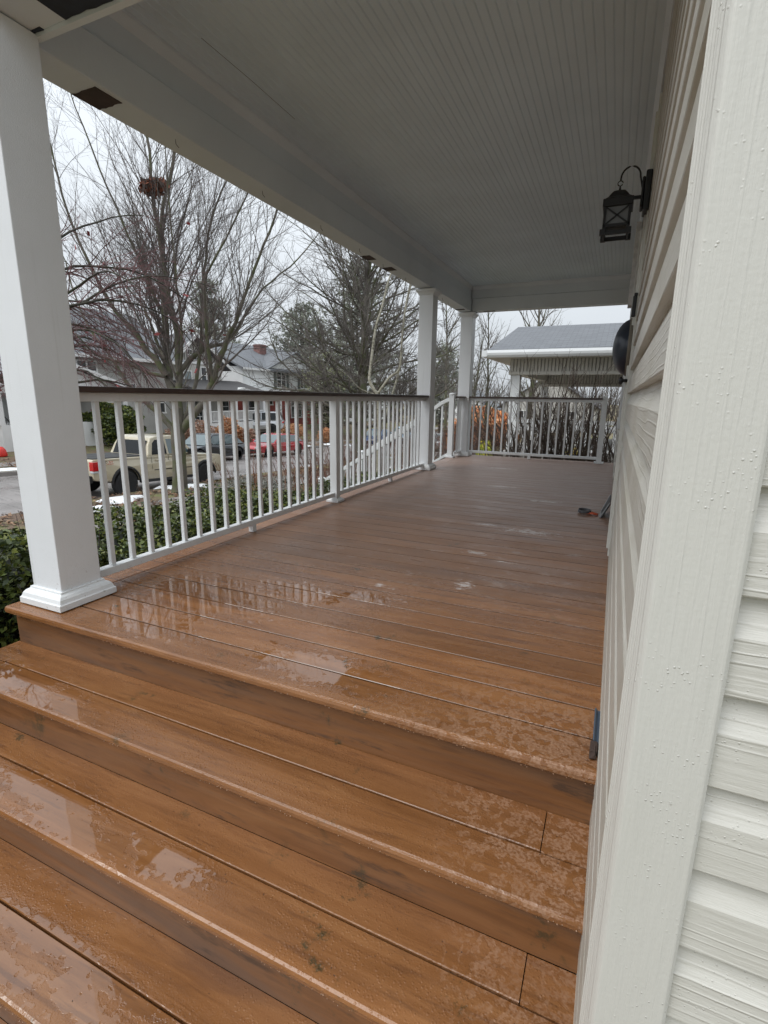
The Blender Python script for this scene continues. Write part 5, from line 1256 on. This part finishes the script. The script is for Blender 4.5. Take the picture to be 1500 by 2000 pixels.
# ---- conifers
m_needle = simple('grey_green_needles', (.27, .285, .235), .8, .35, .8)
m_needle2 = simple('olive_needles', (.27, .28, .17), .8, .35, .8)
def conifer(label, base, H, Rw, seed, mat=m_needle, bottom=.12, nb=150, tuft=.24):
    rs = np.random.default_rng(seed); t = thing('conifer', label, 'tree', base, 0, 'conifers behind the houses'); 
    P = np.array([[0, 0, H * i / 8] for i in range(9)]) + np.concatenate([np.zeros((1, 3)), rs.normal(0, .08, (8, 3))]); polys = [(P, np.linspace(H * .022, .03, 9))]
    C = []; D = []
    for k in range(nb):
        h = bottom + (1 - bottom) * (k / nb) ** .9; q = np.array([0, 0, H * h]); a = rs.uniform(0, 2 * PI); ln = Rw * (max(0, 1 - h) ** .5) * (.55 + .45 * min(1, h * 4)) * rs.uniform(.3, 1.3) + .3
        Q, r_ = path(q, (math.cos(a), math.sin(a), .25), ln, .05, .01, 6, .06, .01, rs); polys.append((Q, r_))
        n_ = int(ln * 10); tt = rs.random(n_) ** .6; f = tt * 6; i = np.minimum(f.astype(int), 5); pp = Q[i] * (1 - (f - i))[:, None] + Q[i + 1] * (f - i)[:, None]
        C.append(pp + rs.normal(0, .16, (n_, 3)) * (1 + ln * .12) + np.array([0, 0, .05])); D.append(np.tile(Q[-1] - Q[0], (n_, 1)) / ln)
    C = np.concatenate(C); D = np.concatenate(D); n_ = len(C)
    K = 3; C = np.repeat(C, K, 0); D = np.repeat(D, K, 0); m_ = len(C)
    dr = D * .5 + rs.normal(0, .8, (m_, 3)) + np.array([0, 0, .3]); dr /= np.linalg.norm(dr, axis=1)[:, None]; s = tuft * rs.uniform(.6, 1.3, m_)
    w_ = np.cross(dr, rs.normal(0, 1, (m_, 3))); w_ /= np.linalg.norm(w_, axis=1)[:, None]
    V = np.stack([C - w_ * (s * .20)[:, None], C + w_ * (s * .20)[:, None], C + dr * s[:, None]], 1).reshape(-1, 3)
    tubes(polys, 5, 'trunk', m_barkd, t); npmesh('crown', V, np.arange(m_ * 3).reshape(-1, 3), mat, t)
conifer('tall grey-green conifer standing directly behind the huge bare tree', (-23.6, 46, -3.4), 16.5, 5.2, 71, nb=190, tuft=.34)
conifer('broad shaggy conifer left of the tall one, above the white gable', (-34.5, 53, -2.5), 13.5, 5.4, 72, nb=160, tuft=.36)
conifer('olive green lower conifer between the trunk and the white gable', (-25.5, 43.5, -3.2), 8.0, 3.6, 73, m_needle2, nb=120, tuft=.26)
conifer('dark pine crown rising behind the grey craftsman house roof', (-47.5, 52.0, -2), 16.5, 4.6, 74, nb=130, tuft=.36, bottom=.4)
conifer('small conifer far down the street, right of the huge bare tree', (-20.0, 62, -4), 11, 4.0, 75, nb=120, tuft=.36)

# ---- leafy shrubs and hedges
def leaf_cloud(name, P, size, mats, parent, rs, asp=.5):
    n_ = len(P); u = rs.normal(0, 1, (n_, 3)); u /= np.linalg.norm(u, axis=1)[:, None]; u[:, 2] *= .7; q = rs.normal(0, 1, (n_, 3)); v = np.cross(u, q); v /= np.linalg.norm(v, axis=1)[:, None]
    s = size * rs.uniform(.6, 1.35, n_)
    b = np.cross(u, v) * (s * .25)[:, None]
    V = np.stack([P - u * s[:, None], P + v * (s * asp)[:, None] + b, P + u * s[:, None], P - v * (s * asp)[:, None] + b], 1).reshape(-1, 3)
    return npmesh(name, V, np.arange(n_ * 4).reshape(-1, 4), mats, parent, mi=rs.integers(0, len(mats), n_))
def leafm(name, c, tr_=.0):
    return simple(name, c, .38, .35, 5, spec=.45)
m_hl = [leafm('dark_green_leaf', (.055, .078, .020)), leafm('green_leaf', (.105, .140, .030)), leafm('dark_green_leaf_b', (.034, .052, .016)), leafm('green_leaf_b', (.155, .175, .035))]
m_hy = [leafm('yellowing_leaf', (.15, .12, .02)), leafm('green_leaf_c', (.06, .075, .018)), leafm('bronze_leaf', (.11, .07, .02))]
hg = thing('hedge', 'clipped dark green hedge running along the open side of the porch below the railing', 'hedge', (-3.15, 3.5, -1.0))
rs = np.random.default_rng(81); n_ = 95000
y = rs.uniform(-1.6, 8.6, n_)
def htop(y): return np.interp(y, [-2, 1.5, 3, 5.7, 7.3, 9], [.13, .10, -.06, -.32, -.39, -.45])
bump = lambda y, k: .06 * np.sin(y * 2.1 + k) + .05 * np.sin(y * 5.3 + k * 2)
top = htop(y) + bump(y, 0); s_ = rs.random(n_)
sh = rs.random(n_) ** 2.6 * .22      # depth below the surface
face = rs.integers(0, 10, n_)
x = np.where(face < 5, -2.58 + bump(y, 1) * .6 - sh, np.where(face < 9, rs.uniform(-3.72, -2.56, n_), -3.74 + sh))
z = np.where((face >= 5) & (face < 9), top - sh + rs.normal(0, .02, n_), -1.0 + (top + 1.0) * rs.random(n_) ** .8)
P = np.stack([x, y, z], 1) - np.array([-3.15, 3.5, -1.0])
leaf_cloud('foliage', P, .021, m_hl, hg, rs, .5)
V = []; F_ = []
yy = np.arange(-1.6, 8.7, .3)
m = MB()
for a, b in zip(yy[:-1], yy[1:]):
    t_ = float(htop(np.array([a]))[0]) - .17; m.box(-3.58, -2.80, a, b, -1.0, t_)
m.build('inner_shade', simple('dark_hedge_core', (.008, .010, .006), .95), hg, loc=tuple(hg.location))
polys = []
for k in range(260):
    y0 = rs.uniform(-1.5, 8.5); x0 = rs.uniform(-3.6, -2.7); t_ = float(htop(np.array([y0]))[0]); polys.append(path((x0 + 3.15, y0 - 3.5, .2), (rs.normal(0, .3), rs.normal(0, .3), 1), t_ + .82 + rs.uniform(0, .12), .006, .002, 5, .1, 0, rs))
tubes(polys, 4, 'stems', m_twig, hg)
# yellow-green shrubs and grey lavender in the front yard
def blob_bush(name, label, base, rx_, ry_, rz_, n_, size, mats, seed, cat='shrub', asp=.5, stems=30, group=None, stemm=None):
    rs = np.random.default_rng(seed); t = thing(name, label, cat, base, 0, group)
    P = rs.normal(0, 1, (n_, 3)); P /= np.linalg.norm(P, axis=1)[:, None]; rr = 1 - rs.random(n_) ** 2 * .6
    lump = 1 + .16 * np.sin(P[:, 0] * 5 + seed) * np.sin(P[:, 1] * 6 + 1) + .10 * np.sin(P[:, 2] * 9 + seed)
    P = P * (rr * lump)[:, None] * np.array([rx_, ry_, rz_]) + np.array([0, 0, rz_ * .92]); P = P[P[:, 2] > 0.0]
    leaf_cloud('foliage', P, size, mats, t, rs, asp)
    pl = [path((rs.normal(0, rx_ * .15), rs.normal(0, ry_ * .15), 0), (rs.normal(0, .55), rs.normal(0, .55), 1), rz_ * rs.uniform(1.2, 1.9), .012, .004, 5, .1, .02, rs) for _ in range(stems)]
    tubes(pl, 4, 'stems', stemm or m_twig, t); return t
blob_bush('yellowing_shrub', 'low yellow-green shrub among the hedge tops near the middle railing post', (-4.1, 4.9, -1.0), .38, .7, .42, 5200, .022, m_hy, 83)
blob_bush('green_shrub', 'small mixed green shrub behind the hedge right of the middle railing post', (-4.2, 7.3, -1.15), .5, .8, .36, 5200, .022, m_hl + m_hy[:1], 84)
m_lav = [simple('grey_lavender_leaf', (.30, .29, .27), .8, .3, 6), simple('grey_green_leaf', (.20, .21, .17), .8, .3, 6)]
blob_bush('lavender_bush', 'pale grey leafless-looking lavender bush behind the hedge, right of the tree trunk', (-7.0, 8.6, -1.62), .9, 1.2, .42, 15000, .030, m_lav, 85, asp=.22, stems=160)
blob_bush('evergreen_shrub', 'dark rounded evergreen shrub in front of the grey brick house', (-26.3, 20.6, -1.9), 1.6, 1.7, 1.15, 9000, .10, m_hl, 86)
m_org = [simple('rust_orange_leaf', (.48, .20, .09), .7, .4, 5), simple('tan_orange_leaf', (.50, .31, .17), .7, .35, 5)]
m_brn = [simple('russet_leaf', (.30, .15, .10), .7, .4, 5), simple('tan_stem_leaf', (.40, .27, .19), .7, .35, 5)]
blob_bush('russet_shrub', 'tall rust-brown dry shrub behind the front of the red coupe', (-22.9, 26.4, -2.5), .8, .9, 1.0, 3600, .11, m_org, 87, asp=.3)
blob_bush('russet_shrub', 'low brown dry shrubs behind the dark sedan', (-24.9, 25.2, -2.0), 1.0, 2.0, .62, 3200, .10, m_brn, 88, asp=.3)
blob_bush('russet_shrub', 'brown dry shrub behind the bonnet of the red coupe', (-23.4, 28.6, -2.4), .8, .9, .55, 2200, .10, m_brn, 89, asp=.3)
blob_bush('ornamental_grass', 'orange clump of dry ornamental grass in front of the red brick wall', (-24.6, 36.2, -2.5), .8, 1.2, .60, 2600, .13, m_org, 90, 'grass clump', .15)
blob_bush('ornamental_grass', 'orange clump of dry grass left of the middle railing post, beyond the street', (-22.4, 38.0, -2.9), .6, 1.0, .62, 2200, .13, m_org, 91, 'grass clump', .15)
m_fir = [simple('orange_beech_leaf', (.85, .36, .14), .6, .3, 4), simple('salmon_beech_leaf', (.85, .46, .26), .6, .3, 4)]
blob_bush('orange_bush', 'big glowing orange-leaved bush behind the far end railing', (-9.0, 39.0, -3.1), 2.3, 2.0, 1.75, 9000, .14, m_fir, 92)
blob_bush('orange_bush', 'small salmon-leaved bush left of the big orange one', (-9.6, 33.6, -2.8), .8, .8, 1.0, 2600, .11, m_fir, 93)
m_yel = [simple('lime_leaf', (.42, .50, .05), .6, .3, 4), simple('yellow_leaf', (.55, .48, .05), .6, .3, 4)]
blob_bush('lime_shrub', 'small lime-yellow shrub at the foot of the neighbouring porch post', (-2.75, 12.1, -1.1), .22, .25, .50, 1500, .035, m_yel, 94)
blob_bush('lime_shrub', 'low lime-yellow ground shrub just beyond the end railing', (-2.0, 8.9, -1.1), .35, .22, .42, 1300, .03, m_yel, 95)
blob_bush('russet_hedge', 'dark red-brown leafless hedge under the orange bushes', (-5.2, 20.5, -1.5), 1.6, 1.6, .75, 12000, .06, [simple('wine_twig_leaf', (.07, .03, .03), .8, .4, 5), m_lf[2], m_lf[0]], 96, asp=.15)
blob_bush('yellow_shrub', 'small yellow-leaved shrub low behind the many-stemmed bare shrub', (-.75, 12.2, -1.1), .20, .2, .52, 900, .035, [simple('gold_leaf', (.50, .36, .04), .6, .3, 4), m_yel[1]], 97)
blob_bush('purple_shrub', 'small wine-purple shrub low behind the many-stemmed bare shrub', (-.30, 12.25, -1.1), .18, .18, .45, 900, .035, [simple('wine_leaf', (.13, .02, .05), .6, .3, 4)], 98)
# ---- bare stemmed shrubs
m_wir = simple('wiry_rose_brown_stems', (.16, .085, .062), .8, .4, 3)
def stems(name, label, base, n_, h, spread, seed, mat, rx_=.3, ry_=.3, r0=.014, sub=True, group=None, dens=2.0, rmin=.002):
    rs = np.random.default_rng(seed); t = thing(name, label, 'shrub', base, 0, group); L1 = []
    for _ in range(n_):
        L1.append(path((rs.normal(0, rx_), rs.normal(0, ry_), 0), (rs.normal(0, spread), rs.normal(0, spread), 1), h * rs.uniform(.65, 1.1), r0 * rs.uniform(.5, 1.2), .003, 8, .09, .03, rs))
    tubes(L1, 5, 'stems', mat, t)
    if sub:
        b = branch_out(L1, dens, .35, 35, .5, .08, .04, rs, 5, .2, .15, .6, rmin=rmin); c = branch_out(b, dens * 1.3, .4, 38, .6, .1, .02, rs, 3, .1, .1, .6, rmin=rmin)
        tubes(b + c, 3, 'twigs', mat, t)
m_bst = bark('brown_shrub_stem', (.030, .020, .015), (.085, .060, .045), sc=14)
stems('lilac_shrub', 'tall many-stemmed bare shrub standing in front of the neighbouring porch', (-.95, 10.6, -1.05), 120, 2.6, .24, 101, m_bst, .55, .35, .021, dens=2.3)
stems('lilac_shrub', 'second bare many-stemmed shrub close to the wall end, right of the tall one', (.1, 11.0, -1.05), 60, 2.4, .25, 102, m_bst, .5, .35, .019, dens=2.0)
stems('lilac_shrub', 'sparse bare shrub at the left foot of the neighbouring porch post', (-2.3, 11.3, -1.1), 14, 2.0, .30, 103, m_bst, .2, .2, .016, dens=1.8)
stems('bare_bush', 'thin wiry bare bush in the front yard, in front of the red coupe', (-7.6, 12.3, -1.9), 90, 1.7, .35, 104, m_wir, .9, 1.2, .018, dens=3, rmin=.006)
stems('bare_bush', 'wiry bare bush in the front yard left of the middle railing post', (-6.9, 14.6, -1.8), 90, 1.7, .35, 105, m_wir, .9, 1.1, .018, dens=3, rmin=.006)
stems('bare_bush', 'wiry bare bush right of the middle railing post', (-5.9, 16.5, -1.7), 80, 1.8, .35, 106, m_wir, .8, 1.2, .013, dens=3, rmin=.0045)
stems('bare_bush', 'snow-dusted tangle of bare twigs beside the side steps', (-4.9, 14.2, -1.5), 60, 1.5, .4, 107, m_twigg, .6, .8, .011, dens=3, rmin=.004)
stems('bare_bush', 'rusty bare twigs rising just over the hedge near the middle post', (-4.6, 6.2, -1.1), 24, 1.15, .25, 108, simple('rust_twig', (.22, .09, .04), .8), .25, .5, .005, dens=3)
# short white garden stake
gs = thing('garden_marker', 'small white upright marker post sticking out of the hedge area', 'post', (-6.5, 10.1, -1.75)); m = MB(); m.box(-.02, .02, -.05, .05, 0, .48); m.box(-.025, .025, -.06, .06, .48, .51); m.build('stake', m_white, gs, bevel=.004)
# far wood behind everything
rs = np.random.default_rng(120); pl = []
for k in range(1500):
    a = rs.uniform(0, 1); x0 = -110 + 150 * a; y0 = 105 + rs.uniform(-8, 30); h = rs.uniform(6, 13) + 3 * math.sin(x0 * .1)
    P, rd = path((x0, y0, -6), (rs.normal(0, .06), 0, 1), h, .12, .03, 5, .05, .03, rs); pl.append((P, rd))
b2 = branch_out(pl, .5, .38, 38, .7, .08, .06, rs, 4, .3, .5, .5); tubes(pl + b2, 3, 'distant_wood', m_twigg); bpy.data.objects['distant_wood']['kind'] = 'stuff'
